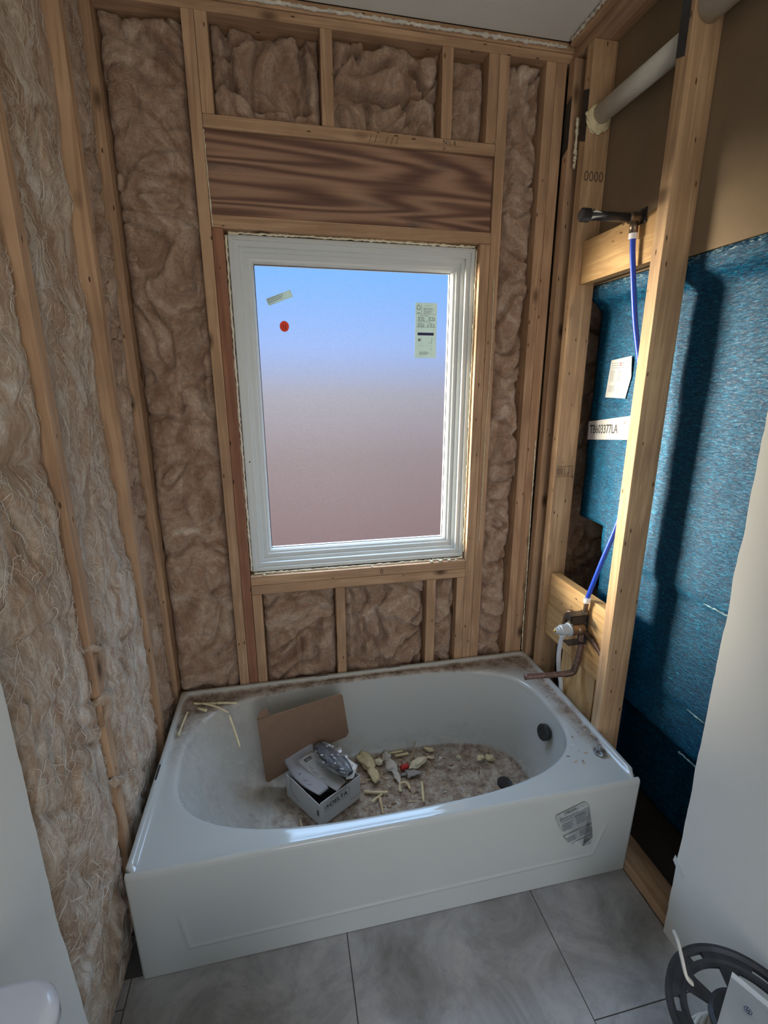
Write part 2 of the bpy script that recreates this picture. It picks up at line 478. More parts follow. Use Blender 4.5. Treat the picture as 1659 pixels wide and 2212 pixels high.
M_chip = simple('wood_splinter', (.52, .40, .25), .8, var=.2, vscale=40)
M_chalk = simple('gypsum_crumb', (.60, .58, .53), .9, bump=.6, bscale=200)
M_porc = simple('white_porcelain', (.74, .75, .80), .1)
M_cable = simple('cream_cable_sheath', (.66, .62, .53), .45, var=.1)
M_grout = simple('dark_grout', (.10, .095, .09), .9)
M_mud = simple('joint_compound_remnant', (.66, .63, .55), .9, bump=.8, bscale=90, var=.25, vscale=25)

# blue fibreglass back of the neighbouring tub surround
M_shell, _n, _b = newmat('blue_chopped_fiberglass')
_tc = N(_n, 'ShaderNodeTexCoord')
_mp = N(_n, 'ShaderNodeMapping'); _mp.inputs['Rotation'].default_value = (.75, 0, 0); _mp.inputs['Scale'].default_value = (60, 45, 150)
_n.links.new(_tc.outputs['Object'], _mp.inputs['Vector'])
_a = N(_n, 'ShaderNodeTexNoise', Scale=1.0, Detail=3.0, Roughness=.6, Distortion=1.2); _n.links.new(_mp.outputs[0], _a.inputs['Vector'])
_mp2 = N(_n, 'ShaderNodeMapping'); _mp2.inputs['Rotation'].default_value = (-.95, 0, 0); _mp2.inputs['Scale'].default_value = (60, 50, 170)
_n.links.new(_tc.outputs['Object'], _mp2.inputs['Vector'])
_c = N(_n, 'ShaderNodeTexNoise', Scale=1.0, Detail=3.0, Roughness=.6, Distortion=1.0); _n.links.new(_mp2.outputs[0], _c.inputs['Vector'])
_m = N(_n, 'ShaderNodeMath', operation='MAXIMUM'); _n.links.new(_a.outputs['Fac'], _m.inputs[0]); _n.links.new(_c.outputs['Fac'], _m.inputs[1])
_r = N(_n, 'ShaderNodeValToRGB'); setramp(_r.color_ramp, [(.47, (.002, .036, .085)), (.62, (.004, .10, .20)), (.71, (.010, .18, .31)), (.78, (.12, .38, .48))])
_n.links.new(_m.outputs[0], _r.inputs[0])
_sx = N(_n, 'ShaderNodeSeparateXYZ'); _n.links.new(_tc.outputs['Object'], _sx.inputs[0])
_zr = N(_n, 'ShaderNodeMapRange'); _zr.inputs['From Min'].default_value = 1.885; _zr.inputs['From Max'].default_value = 1.925; _n.links.new(_sx.outputs['Z'], _zr.inputs['Value'])
_fr = N(_n, 'ShaderNodeMath', operation='MULTIPLY'); _fr.inputs[1].default_value = .25; _n.links.new(_zr.outputs[0], _fr.inputs[0])
_fa = N(_n, 'ShaderNodeMath', operation='ADD'); _n.links.new(_fr.outputs[0], _fa.inputs[0]); _n.links.new(_m.outputs[0], _fa.inputs[1])
_ft = N(_n, 'ShaderNodeValToRGB'); setramp(_ft.color_ramp, [(.80, (0, 0, 0)), (.92, (1, 1, 1))]); _n.links.new(_fa.outputs[0], _ft.inputs[0])
_fm = N(_n, 'ShaderNodeMix', data_type='RGBA'); _fm.inputs['B'].default_value = (.40, .50, .50, 1)
_n.links.new(_ft.outputs[0], _fm.inputs['Factor']); _n.links.new(_r.outputs[0], _fm.inputs['A'])
_n.links.new(_fm.outputs['Result'], _b.inputs['Base Color'])
_b.inputs['Roughness'].default_value = .42; _b.inputs['Specular IOR Level'].default_value = .22
_bp = N(_n, 'ShaderNodeBump', Strength=1.0, Distance=.004); _n.links.new(_m.outputs[0], _bp.inputs['Height']); _n.links.new(_bp.outputs[0], _b.inputs['Normal'])
M_shell_edge = simple('frayed_fiberglass_edge', (.20, .32, .36), .6, bump=1.0, bscale=120, var=.6, vscale=60)

# floor tile
M_tile, _n, _b = newmat('grey_concrete_look_tile')
_tc = N(_n, 'ShaderNodeTexCoord')
_a = N(_n, 'ShaderNodeTexNoise', Scale=4.5, Detail=10.0, Roughness=.66, Distortion=.9); _n.links.new(_tc.outputs['Object'], _a.inputs['Vector'])
_r = N(_n, 'ShaderNodeValToRGB'); setramp(_r.color_ramp, [(.30, (.20, .19, .18)), (.45, (.30, .29, .285)), (.56, (.38, .37, .365)), (.72, (.50, .485, .46))])
_n.links.new(_a.outputs['Fac'], _r.inputs[0])
_c = N(_n, 'ShaderNodeTexNoise', Scale=28.0, Detail=7.0, Roughness=.8); _n.links.new(_tc.outputs['Object'], _c.inputs['Vector'])
_r2 = N(_n, 'ShaderNodeValToRGB'); setramp(_r2.color_ramp, [(.28, (.72, .72, .73)), (.5, (1, 1, 1))]); _n.links.new(_c.outputs['Fac'], _r2.inputs[0])
_x = N(_n, 'ShaderNodeMix', data_type='RGBA', blend_type='MULTIPLY'); _x.inputs['Factor'].default_value = .8
_n.links.new(_r.outputs[0], _x.inputs['A']); _n.links.new(_r2.outputs[0], _x.inputs['B']); _n.links.new(_x.outputs['Result'], _b.inputs['Base Color'])
_b.inputs['Roughness'].default_value = .42

# frosted glass: part of the light goes straight through, the rest is scattered by the rough face
M_glass, _n, _b = newmat('frosted_glass')
_n.nodes.remove(_b)
_out = _n.nodes['Material Output']
_tr = N(_n, 'ShaderNodeBsdfTransparent'); _tr.inputs['Color'].default_value = (.95, .96, 1, 1)
_rf = N(_n, 'ShaderNodeBsdfRefraction'); _rf.inputs['Roughness'].default_value = .30; _rf.inputs['IOR'].default_value = 1.12
_gl = N(_n, 'ShaderNodeBsdfGlossy'); _gl.inputs['Roughness'].default_value = .2; _gl.inputs['Color'].default_value = (.9, .9, .9, 1)
_tc = N(_n, 'ShaderNodeTexCoord')
_a = N(_n, 'ShaderNodeTexNoise', Scale=330.0, Detail=2.0); _n.links.new(_tc.outputs['Object'], _a.inputs['Vector'])
_bp = N(_n, 'ShaderNodeBump', Strength=.5, Distance=.002); _n.links.new(_a.outputs['Fac'], _bp.inputs['Height'])
_n.links.new(_bp.outputs[0], _rf.inputs['Normal']); _n.links.new(_bp.outputs[0], _gl.inputs['Normal'])
_m1 = N(_n, 'ShaderNodeMixShader'); _m1.inputs[0].default_value = .45
_n.links.new(_tr.outputs[0], _m1.inputs[1]); _n.links.new(_rf.outputs[0], _m1.inputs[2])
_m2 = N(_n, 'ShaderNodeMixShader'); _m2.inputs[0].default_value = .06
_n.links.new(_m1.outputs[0], _m2.inputs[1]); _n.links.new(_gl.outputs[0], _m2.inputs[2])
_n.links.new(_m2.outputs[0], _out.inputs['Surface'])
_g = N(_n, 'ShaderNodeTexNoise', Scale=260.0, Detail=3.0, Roughness=.7); _n.links.new(_tc.outputs['Object'], _g.inputs['Vector'])
_gr = N(_n, 'ShaderNodeValToRGB'); setramp(_gr.color_ramp, [(.36, (.74, .75, .80)), (.55, (1, 1, 1))]); _n.links.new(_g.outputs['Fac'], _gr.inputs[0])
_n.links.new(_gr.outputs[0], _tr.inputs['Color'])

def backlit(name, col, t=.65):
    m, n, b = newmat(name); b.inputs['Base Color'].default_value = (*col, 1); b.inputs['Roughness'].default_value = .6
    tr = N(n, 'ShaderNodeBsdfTranslucent'); tr.inputs['Color'].default_value = (*col, 1)
    mx = N(n, 'ShaderNodeMixShader'); mx.inputs[0].default_value = t
    n.links.new(b.outputs[0], mx.inputs[1]); n.links.new(tr.outputs[0], mx.inputs[2]); n.links.new(mx.outputs[0], n.nodes['Material Output'].inputs['Surface'])
    return m
M_sticker = backlit('grey_sticker_paper', (.46, .53, .50), .5)
M_orange = backlit('orange_sticker', (.50, .11, .055), .5)
_nb = N(_n, 'ShaderNodeTexNoise', Scale=420.0, Detail=1.0) if False else None

# clear crinkled film
M_film, _n, _b = newmat('clear_plastic_film')
_n.nodes.remove(_b); _out = _n.nodes['Material Output']
_tr = N(_n, 'ShaderNodeBsdfTransparent'); _gl = N(_n, 'ShaderNodeBsdfGlossy'); _gl.inputs['Roughness'].default_value = .18
_df = N(_n, 'ShaderNodeBsdfDiffuse'); _df.inputs['Color'].default_value = (.62, .66, .68, 1)
_m1 = N(_n, 'ShaderNodeMixShader'); _m1.inputs[0].default_value = .5; _n.links.new(_gl.outputs[0], _m1.inputs[1]); _n.links.new(_df.outputs[0], _m1.inputs[2])
_m2 = N(_n, 'ShaderNodeMixShader'); _m2.inputs[0].default_value = .16; _n.links.new(_tr.outputs[0], _m2.inputs[1]); _n.links.new(_m1.outputs[0], _m2.inputs[2])
_n.links.new(_m2.outputs[0], _out.inputs['Surface'])

# ------------------------------------------------------------------ room shell
D = 0.778      # face of the studs of the wall with the window
XL = -0.030    # face of the studs of the left wall
XR = 1.524     # face of the studs of the right wall
ZC = 2.745     # ceiling
ZP = 2.687     # underside of the top plates

def struct(o, label=None):
    o['kind'] = 'structure'
    if label: o['label'] = label
    return o

bm = bmesh.new()
gx = [-.645+.61*k-.003 for k in range(0, 7)]
gx = [.57-.605*2, .57-.605, .57, 1.175, 1.78]
for i in range(len(gx)-1):
    off = {0: -.05, 1: -.62, 2: .05, 3: -.33}[i]
    ys = [off+1.21*k for k in range(-3, 3)]
    for a, b in zip(ys, ys[1:]):
        x0, x1 = gx[i]+.0015, gx[i+1]-.0015
        y0, y1 = max(a+.0015, -2.8), min(b-.0015, .02)
        x0 = max(x0, -.14); x1 = min(x1, 1.60 if y1 < -.2 else 1.522)
        if x1 - x0 > .01 and y1-y0 > .01:
            bm_box(bm, x0, x1, y0, y1, -.009, 0, .0008)
floor = struct(link('floor', bm, M_tile), 'grey concrete-look floor tiles with dark grout lines')
box('grout', -.3, 2.0, -2.85, 1.1, -.03, -.0025, M_grout, floor, 0)

# ceiling board, stops short of the framing where the wall board was cut out
bm = bmesh.new()
bm_box(bm, -.15, 1.502, -2.85, .770, ZC, ZC+.013, 0)
struct(link('ceiling', bm, M_ceiling), 'white textured ceiling')
box('subfloor_above', -.4, 2.2, -2.9, 1.1, ZC+.013, ZC+.04, M_sheath).name = 'ceiling_deck'
struct(bpy.data.objects['ceiling_deck'], 'dark boards above the ceiling')

# left wall: board behind the studs and finished drywall nearer the camera
o = box('wall_left', XL-.14, XL-.12, -2.85, D+.16, 0, ZC, M_sheath); struct(o, 'backing board behind the left insulation')
# torn-edged drywall, sheet on the left
def drywall(name, x0, x1, y_edge, jag, mat, edge_mat, seed, ylow):
    rnd = random.Random(seed)
    bm = bmesh.new()
    n = 120; rows = []
    for i in range(n+1):
        z = ZC*i/n
        j = jag*(noise.noise(Vector((z*9, seed, 0)))+.5*noise.noise(Vector((z*40, seed, 3)))) + ylow(z)
        rows.append([bm.verts.new((x0, y_edge+j, z)), bm.verts.new((x1, y_edge+j+rnd.uniform(-.001, .001), z)), bm.verts.new((x0, -2.8, z)), bm.verts.new((x1, -2.8, z))])
    for a, b in zip(rows, rows[1:]):
        f = bm.faces.new((a[0], a[1], b[1], b[0])); f.material_index = 1
        bm.faces.new((a[0], b[0], b[2], a[2])); bm.faces.new((a[1], a[3], b[3], b[1]))
    me = bpy.data.meshes.new(name); bmesh.ops.recalc_face_normals(bm, faces=bm.faces); bm.to_mesh(me); bm.free()
    me.materials.append(mat); me.materials.append(edge_mat)
    return link(name, me)
def lowleft(z):
    return (.018*max(0, (.62-z))/.3 if z < .62 else 0)
dl = struct(drywall('wall_left', XL, XL+.0127, -.257, .004, M_drywall, M_chalk, 3, lowleft), 'painted drywall of the left wall, torn edge')
dr = struct(drywall('wall_right', XR-.0127, XR, -.185, .004, M_drywall, M_gypsum_edge, 9, lambda z: 0), 'painted drywall of the right wall, cut edge')
# front wall with a doorway behind the camera
bm = bmesh.new()
bm_box(bm, -.15, .25, -2.70, -2.60, 0, ZC, 0); bm_box(bm, 1.25, 1.7, -2.70, -2.60, 0, ZC, 0); bm_box(bm, .25, 1.25, -2.70, -2.60, 2.2, ZC, 0)
struct(link('wall_front', bm, M_drywall), 'drywall with doorway behind the camera')
# exterior board of the window wall, four strips round the opening
bm = bmesh.new()
y0, y1 = D+.142, D+.165
WX0, WX1, WZ0, WZ1 = .306, 1.213, .868, 2.107
bm_box(bm, -.3, WX0+.03, y0, y1, 0, ZC+.05, 0); bm_box(bm, WX1-.03, 2.2, y0, y1, 0, ZC+.05, 0)
bm_box(bm, WX0+.03, WX1-.03, y0, y1, 0, WZ0+.03, 0); bm_box(bm, WX0+.03, WX1-.03, y0, y1, WZ1-.03, ZC+.05, 0)
struct(link('wall_back', bm, M_sheath), 'exterior sheathing behind the window wall insulation')
# far side of the right-hand stud wall: back of the neighbour's drywall (upper) and closing boards
bm = bmesh.new()
bm_box(bm, XR+.0895, XR+.102, -1.2, D+.10, 1.955, ZC, 0)
struct(link('wall_right', bm, M_paper_brown), 'brown paper back of the next room drywall')
bm = bmesh.new()
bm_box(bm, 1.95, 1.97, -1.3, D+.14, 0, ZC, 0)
struct(link('wall_right', bm, M_cavity_shade), 'closing board coloured dark for cavity shade, behind the blue tub shell')
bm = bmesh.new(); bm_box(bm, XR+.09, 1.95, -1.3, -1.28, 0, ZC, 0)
struct(link('wall_right', bm, M_cavity_shade), 'end board coloured dark for the cavity shade')
bm = bmesh.new(); bm_box(bm, XR+.001, XR+.080, -2.7, -.30, .04, 2.69, 0)
struct(link('wall_right', bm, M_sheath), 'framing hidden behind the right drywall')
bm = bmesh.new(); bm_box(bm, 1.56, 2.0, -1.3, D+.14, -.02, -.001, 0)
struct(link('subfloor_slab', bm, M_cavity_shade), 'subfloor coloured dark for the shade behind the right wall').name = 'floor_cavity'

# ------------------------------------------------------------------ lumber
def stick(name, x0, x1, y0, y1, z0, z1, kind, axis, label, cat='stud', group=None):
    # slight warp so the pieces do not look machined
    bm = bmesh.new(); bm_box(bm, x0, x1, y0, y1, z0, z1, .0022)
    o = link(name, bm, wd(kind, axis))
    tag(o, label, cat, group)
    return o
SD = .14
yb = (D, D+SD)
stick('wall_stud', -.056, -.014, *yb, .04, ZP, 'tan', 'Z', 'tan stud in the far left corner, left of the tall back insulation')
stick('wall_stud', .232, .269, *yb, .04, ZP, 'tan', 'Z', 'full height tan king stud left of the window')
stick('wall_stud', .270, .3055, *yb, .04, 2.106, 'red', 'Z', 'reddish trimmer stud against the left side of the window')
stick('wall_stud', 1.2535, 1.291, *yb, .04, ZP, 'tan', 'Z', 'full height tan king stud right of the window')
stick('wall_stud', 1.2135, 1.2525, *yb, .04, 2.106, 'tan', 'Z', 'tan trimmer stud against the right side of the window')
stick('cripple_stud', .270, .307, *yb, 2.4255, ZP, 'tan', 'Z', 'short stud above the header at its left end')
stick('cripple_stud', .644, .683, *yb, 2.4255, ZP, 'tan', 'Z', 'short stud above the header between the two widest puffs')
stick('cripple_stud', 1.050, 1.088, *yb, 2.4255, ZP, 'tan', 'Z', 'short stud above the header with a dark knot, right of centre')
stick('cripple_stud', 1.2145, 1.2525, *yb, 2.4255, ZP, 'tan', 'Z', 'short stud above the header at its right end')
stick('header_plate', .270, 1.2525, *yb, 2.388, 2.4245, 'tan', 'X', 'flat tan plate on top of the dark header board', 'lumber')
stick('header_plate', .270, 1.2525, *yb, 2.107, 2.1445, 'tan', 'X', 'flat plate under the header, over the window', 'lumber')
hb = box('header_board', .271, 1.252, D+.012, D+.10, 2.1455, 2.387, M_header)
tag(hb, 'wide dark grained header board above the window', 'header')
stick('window_sill_plate', .3065, 1.2125, *yb, .829, .8665, 'tan', 'X', 'upper rough sill plate directly under the window', 'lumber')
stick('window_sill_plate', .3065, 1.2125, *yb, .789, .828, 'tan', 'X', 'lower rough sill plate doubled under the upper one', 'lumber')
stick('cripple_stud', .307, .344, *yb, .04, .788, 'tan', 'Z', 'short stud under the sill at its left end')
stick('cripple_stud', .643, .682, *yb, .04, .788, 'tan', 'Z', 'short stud under the sill above the washer on the tub')
stick('cripple_stud', 1.038, 1.079, *yb, .04, .788, 'tan', 'Z', 'short stud under the sill, between wide and narrow insulation')
stick('cripple_stud', 1.176, 1.2125, *yb, .04, .788, 'tan', 'Z', 'short stud under the sill at its right end')
stick('corner_stud', 1.428, 1.465, *yb, .04, ZP, 'tan', 'Z', 'reddish corner stud at the right edge of the back insulation')
stick('corner_stud', 1.466, 1.506, *yb, .04, ZP, 'tan', 'Z', 'second corner stud of the window wall with foam bead')
stick('corner_stud', 1.513, 1.60, .741, D-.001, .04, ZP, 'tan', 'Z', 'corner stud of the right wall against the window wall')
stick('top_plate', -.15, 1.62, D, D+SD, ZP, 2.715, 'tan', 'X', 'lower top plate above the window wall studs', 'lumber')
stick('top_plate', -.15, 1.62, D-.004, D+SD, 2.716, ZC, 'tan', 'X', 'upper top plate with plaster remnants above the window wall', 'lumber')
stick('top_plate', XR, XR+.089, -.6, D-.005, 2.695, ZC, 'tan', 'Y', 'top plate of the right wall running towards the camera', 'lumber')
stick('furring_strip', 1.497, XR-.001, -.6, .752, 2.722, ZC, 'tan', 'Y', 'narrow strip at the right edge of the ceiling', 'lumber')
stick('sole_plate', XR+.001, XR+.089, -.8, D-.002, -.001, .036, 'tan', 'Y', 'tan bottom plate on the floor beside the tub front', 'lumber')
# right wall
FY = (.652, .690); NY = (.219, .262)
farstud = stick('wall_stud', XR, XR+.089, *FY, .04, 2.694, 'pale', 'Z', 'far right wall stud with pipe hole and lumber stamps')
nearstud = stick('wall_stud', XR, XR+.089, *NY, .04, 2.694, 'pale', 'Z', 'near right wall stud in front of the blue shell')
stick('blocking', 1.552, 1.590, NY[1]+.001, FY[0]-.001, 1.957, 2.098, 'yel', 'Y', 'yellow block behind the black shower arm', 'blocking')
stick('blocking', 1.548, 1.586, NY[1]+.001, FY[0]-.001, .690, .832, 'yel', 'Y', 'upper yellow block behind the tub valve', 'blocking')
stick('blocking', 1.546, 1.584, NY[1]+.001, FY[0]-.001, .548, .689, 'yel', 'Y', 'lower yellow block behind the tub valve', 'blocking')
stick('backing_board', 1.553, 1.591, .305, .520, .04, .547, 'yel', 'Z', 'upright yellow board behind the copper spout pipe', 'blocking')
# left wall
stick('wall_stud', XL-.089, XL, .117, .156, .04, ZP, 'tan', 'Z', 'nearer left wall stud between the two widest insulation batts')
stick('wall_stud', XL-.089, XL, .558, .595, .04, ZP, 'tan', 'Z', 'farther left wall stud near the window wall corner')
stick('wall_stud', XL-.089, XL-.002, -.285, -.247, .04, ZP, 'tan', 'Z', 'left wall stud under the drywall edge')
stick('top_plate', XL-.089, XL, -.6, D-.006, ZP, ZC, 'tan', 'Y', 'top plate of the left wall', 'lumber')

# ink on the lumber (children of the piece they are printed on)
def child_text(parent, body, size, org, xd, yd, mat=M_stain, sx=1.0, name='ink_stamp'):
    return text_mesh(name, body, size, org, xd, yd, mat, parent, sx=sx)
child_text(farstud, '0000', .045, (1.530, FY[0]-.0006, 2.288), (1, 0, 0), (0, 0, 1), sx=.85)
quads('ink_stamp', (1.530, FY[0]-.0006, 1.245), (1, 0, 0), (0, 0, 1),
      [seg((.0, 0), (.028, 0), .002), seg((.028, 0), (.028, .042), .002), seg((0, .042), (.028, .042), .002), seg((.036, 0), (.070, 0), .002), seg((.036, .042), (.070, .042), .002), seg((.036, 0), (.036, .042), .002), seg((.070, 0), (.070, .042), .002), seg((.053, 0), (.053, .042), .0015)]
      + [(.003+.006*i, .006, .003, .030) for i in range(4)], M_stain, farstud)
child_text(farstud, 'HT', .016, (1.568, FY[0]-.0008, 1.250), (1, 0, 0), (0, 0, 1))
for o in bpy.data.objects:
    if o.get('label') == 'upper rough sill plate directly under the window':
        quads('knot_mark', (.838, D-.0006, .847), (1, 0, 0), (0, 0, 1), circle_segs(0, 0, .009, .003, 16, .55), M_stain, o)
    if o.get('label') == 'flat tan plate on top of the dark header board':
        quads('ink_mark', (.80, D-.0006, 2.392), (1, 0, 0), (0, 0, 1), [seg((.018*i+(.02 if i > 1 else 0), 0), (.018*i+.008+(.02 if i > 1 else 0), .022), .0018) for i in range(5)], M_stain, o)
        child_text(o, 'N½ 6', .020, (1.058, D-.0006, 2.408), (1, 0, 0), (0, 0, 1), M_ink, name='ink_note')
        child_text(o, 'yı', .018, (1.058, D-.0006, 2.391), (1, 0, 0), (0, 0, 1), M_ink, name='ink_note')

# plaster remnants and foam
def bead(name, pts, r, mat, label, cat, seed=0, n=14, jit=.9, group=None):
    rnd = random.Random(seed)
    P = catmull(pts, n)
    P = [p + Vector((rnd.uniform(-1, 1), rnd.uniform(-1, 1), rnd.uniform(-1, 1)))*r*.35 for p in P]
    R = [r*(.55+.75*abs(noise.noise(p*60+Vector((seed, 0, 0))))*1.6) for p in P]
    bm = bmesh.new(); bm_tube(bm, P, R, 8, True)
    o = link(name, bm, mat, smooth=True)
    return tag(o, label, cat, group)
bead('plaster_remnant', [(.30, D-.008, 2.728), (.6, D-.010, 2.726), (.95, D-.009, 2.727), (1.30, D-.010, 2.727), (1.49, D-.009, 2.728)], .006, M_mud, 'white plaster remnant along the top of the window wall', 'plaster', 1, 40)
bead('plaster_remnant', [(1.495, .74, 2.735), (1.493, .5, 2.737), (1.495, .2, 2.736), (1.494, -.1, 2.736)], .006, M_mud, 'white plaster remnant along the right edge of the ceiling', 'plaster', 2, 40)
bead('caulk_string', [(1.497, D-.004, 1.38), (1.500, D-.005, 1.1), (1.506, D-.004, .8), (1.508, D-.006, .5), (1.508, D-.010, .40)], .0028, M_foam_pale, 'thin cream foam string down the right corner stud', 'foam', 3, 40)
bead('caulk_string', [(1.272, D-.003, 2.0), (1.276, D-.003, 1.7), (1.270, D-.003, 1.35), (1.268, D-.004, .95)], .0016, M_foam_pale, 'thin foam string on the right king stud', 'foam', 4, 40)
bead('caulk_string', [(.271, D-.003, 2.38), (.272, D-.003, 2.25), (.274, D-.003, 2.11)], .002, M_foam_pale, 'thin foam string at the left end of the header', 'foam', 5, 30)
bead('foam_bead', [(.312, D+.018, .885), (.310, D+.018, 1.4), (.311, D+.018, 2.09)], .0045, M_foam_pale, 'foam bead filling the left gap beside the window frame', 'foam', 6, 60)
bead('foam_bead', [(.32, D+.018, 2.098), (.76, D+.018, 2.100), (1.20, D+.018, 2.098)], .0045, M_foam_pale, 'foam bead filling the gap over the window frame', 'foam', 7, 60)
bead('foam_bead', [(1.209, D+.024, .90), (1.209, D+.024, 1.5), (1.209, D+.024, 2.09)], .0035, M_foam_pale, 'foam bead filling the right gap beside the window frame', 'foam', 8, 60)
bead('foam_bead', [(.32, D+.022, .872), (.76, D+.02, .871), (1.205, D+.022, .872)], .0042, M_foam_pale, 'foam bead under the window frame on the sill', 'foam', 9, 60)
# crumbs on the sill
rnd = random.Random(4)
for k, (cx, s) in enumerate([(.36, .006), (.47, .004), (1.06, .007), (1.10, .010), (1.14, .008), (1.17, .006), (.80, .005)]):
    bm = bmesh.new(); bmesh.ops.create_icosphere(bm, subdivisions=2, radius=s)
    for v in bm.verts:
        v.co *= 1+.5*noise.noise(v.co*200+Vector((k, 0, 0))); v.co.z *= .5; v.co += Vector((cx, D+.008, .8667+s*.5))
    tag(link('foam_crumb', bm, M_foam_pale, smooth=True), 'cream foam crumb lying on the rough sill under the window', 'foam crumb', 'foam crumbs on the sill')

# ------------------------------------------------------------------ window
win = empty('window_1', (.76, D+.06, .868), 'white vinyl picture window with frosted pane', 'window'); del win['category']; win['kind'] = 'structure'
def rect_loft(name, rings, mat, parent):
    bm = bmesh.new(); R = []
    for (i, y) in rings:
        x0, x1, z0, z1 = .316+i, 1.2095-i, .8745+i, 2.098-i
        R.append([bm.verts.new((x0, y, z0)), bm.verts.new((x1, y, z0)), bm.verts.new((x1, y, z1)), bm.verts.new((x0, y, z1))])
    for A, B in zip(R, R[1:]):
        for k in range(4):
            bm.faces.new((A[k], A[(k+1) % 4], B[(k+1) % 4], B[k]))
    bmesh.ops.bevel(bm, geom=[e for e in bm.edges if abs(e.verts[0].co.y-e.verts[1].co.y) < 1e-6], offset=.0009, segments=1, affect='EDGES') if False else None
    return link(name, bm, mat, parent)
rect_loft('window_frame', [(0, .90), (0, .812), (.0015, .8105), (.014, .8105), (.0155, .812), (.0155, .820), (.031, .820), (.0325, .8215), (.0325, .836), (.0335, .8375)], M_vinyl, win)
rect_loft('window_sash', [(.0335, .8375), (.044, .8375), (.0455, .839), (.0455, .846), (.060, .846), (.062, .848), (.062, .854), (.070, .8555), (.0755, .862), (.0775, .874), (.0775, .893), (.0, .893)], M_vinyl, win)
GX0, GX1, GZ0, GZ1 = .316+.0775, 1.2095-.0775, .8745+.0775, 2.098-.0775
bm = bmesh.new()
bm.faces.new([bm.verts.new(p) for p in ((GX0-.004, .874, GZ0-.004), (GX1+.004, .874, GZ0-.004), (GX1+.004, .874, GZ1+.004), (GX0-.004, .874, GZ1+.004))])
link('glass_pane', bm, M_glass, win)
rect_loft('glazing_bead', [(.0755, .8725), (.0795, .8725), (.0795, .8738)], M_black, win)
# latch-like fixing screw on the left frame
lathe('frame_screw', [(0, .0035), (.001, .0035)], (.333, .8203, 1.32), (0, -1, 0), M_black, win, 12)

# stickers on the glass
GY = .8725
def plate(name, P, y, mat, label, cat, parent=None, th=.0004):
    bm = bmesh.new()
    a = [bm.verts.new((x, y, z)) for x, z in P]; b = [bm.verts.new((x, y-th, z)) for x, z in P]
    bm.faces.new(a); bm.faces.new(b[::-1])
    for k in range(len(P)): bm.faces.new((a[k], a[(k+1) % len(P)], b[(k+1) % len(P)], b[k]))
    o = link(name, bm, mat, parent)
    return tag(o, label, cat) if label else o
rnd = random.Random(11)
sx0, sz0, sw, sh = .9945, 1.708, .0885, .205
st = plate('window_sticker', [(sx0, sz0), (sx0+sw, sz0), (sx0+sw, sz0+sh), (sx0, sz0+sh)], GY, M_sticker, 'tall grey rating sticker in the upper right of the pane', 'sticker')
o0 = (sx0, GY-.0007, sz0); X = (1, 0, 0); Z = (0, 0, 1)
def F(u): return u*sw
def G(v): return sh*(1-v)
rects = [(F(.02), G(.205), F(.95), .0011), (F(.02), G(.322), F(.95), .0009), (F(.02), G(.44), F(.95), .0013), (F(.27), G(.205), .0012, F(.40)), (F(.53), G(.315), .0006, F(.22))]
rects += [seg((F(.10), G(.12)), (F(.20), G(.12)), .003)] + [seg((F(.15+.075*math.cos(a)), G(.08)+F(.085)*math.sin(a)), (F(.15+.075*math.cos(a+.35)), G(.08)+F(.085)*math.sin(a+.35)), .002) for a in [i*.35 for i in range(9)]]
rects += [seg((F(.078), G(.12)), (F(.078), G(.08)), .0022), seg((F(.225), G(.12)), (F(.225), G(.08)), .0022), (F(.075), G(.19), F(.16), .0025)]
rects += greek(F(.45), G(.055), F(.4), .0045, 1, rnd, h=.35) + greek(F(.38), G(.105), F(.5), .0055, 4, rnd, h=.45)
rects += greek(F(.2), G(.232), F(.6), .004, 1, rnd) + greek(F(.12), G(.262), F(.28), .004, 1, rnd) + greek(F(.6), G(.262), F(.32), .004, 1, rnd)
rects += greek(F(.12), G(.345), F(.72), .004, 1, rnd) + greek(F(.12), G(.375), F(.28), .004, 1, rnd) + greek(F(.6), G(.375), F(.3), .004, 1, rnd)
rects += greek(F(.2), G(.895), F(.55), .0042, 3, rnd)
rects += [(F(.15), G(.69), F(.11), F(.11)), seg((F(.3), G(.8)), (F(.3), G(.6)), .0006), seg((F(.12), G(.77)), (F(.85), G(.77)), .0005)]
rects += [seg((F(.8), G(.62)), (F(.76), G(.74)), .0016), seg((F(.6), G(.72)), (F(.76), G(.715)), .0013), seg((F(.78), G(.8)), (F(.74), G(.87)), .001), seg((F(.88), G(.46)), (F(.82), G(.51)), .001)]
quads('sticker_print', o0, X, Z, rects, M_ink_grey, st)
quads('sticker_band', o0, X, Z, [(F(.12), G(.585), F(.75), F(.12))], M_ink_blue, st)
for s_, u, v in (('0.32', .13, .315), ('0.23', .62, .315), ('0.52', .13, .43), ('≤ 0.3', .53, .43)):
    text_mesh('sticker_figure', s_, .0155, (sx0+F(u), GY-.0008, sz0+G(v)), X, Z, M_ink, st)
# slanted sticker
a = math.radians(21); cx, cz = .478, 1.913
ex = Vector((math.cos(a), 0, math.sin(a))); ez = Vector((-math.sin(a), 0, math.cos(a)))
def sl(u, v): p = Vector((cx, 0, cz))+ex*u+ez*v; return (p.x, p.z)
st2 = plate('window_sticker', [sl(-.0475, -.0125), sl(.0475, -.0125), sl(.0475, .0125), sl(-.0475, .0125)], GY, M_sticker, 'slanted grey strip sticker in the upper left of the pane', 'sticker')
quads('sticker_print', (cx, GY-.0007, cz), ex, ez, greek(-.044, .008, .075, .006, 3, rnd, h=.4), M_ink_grey, st2)
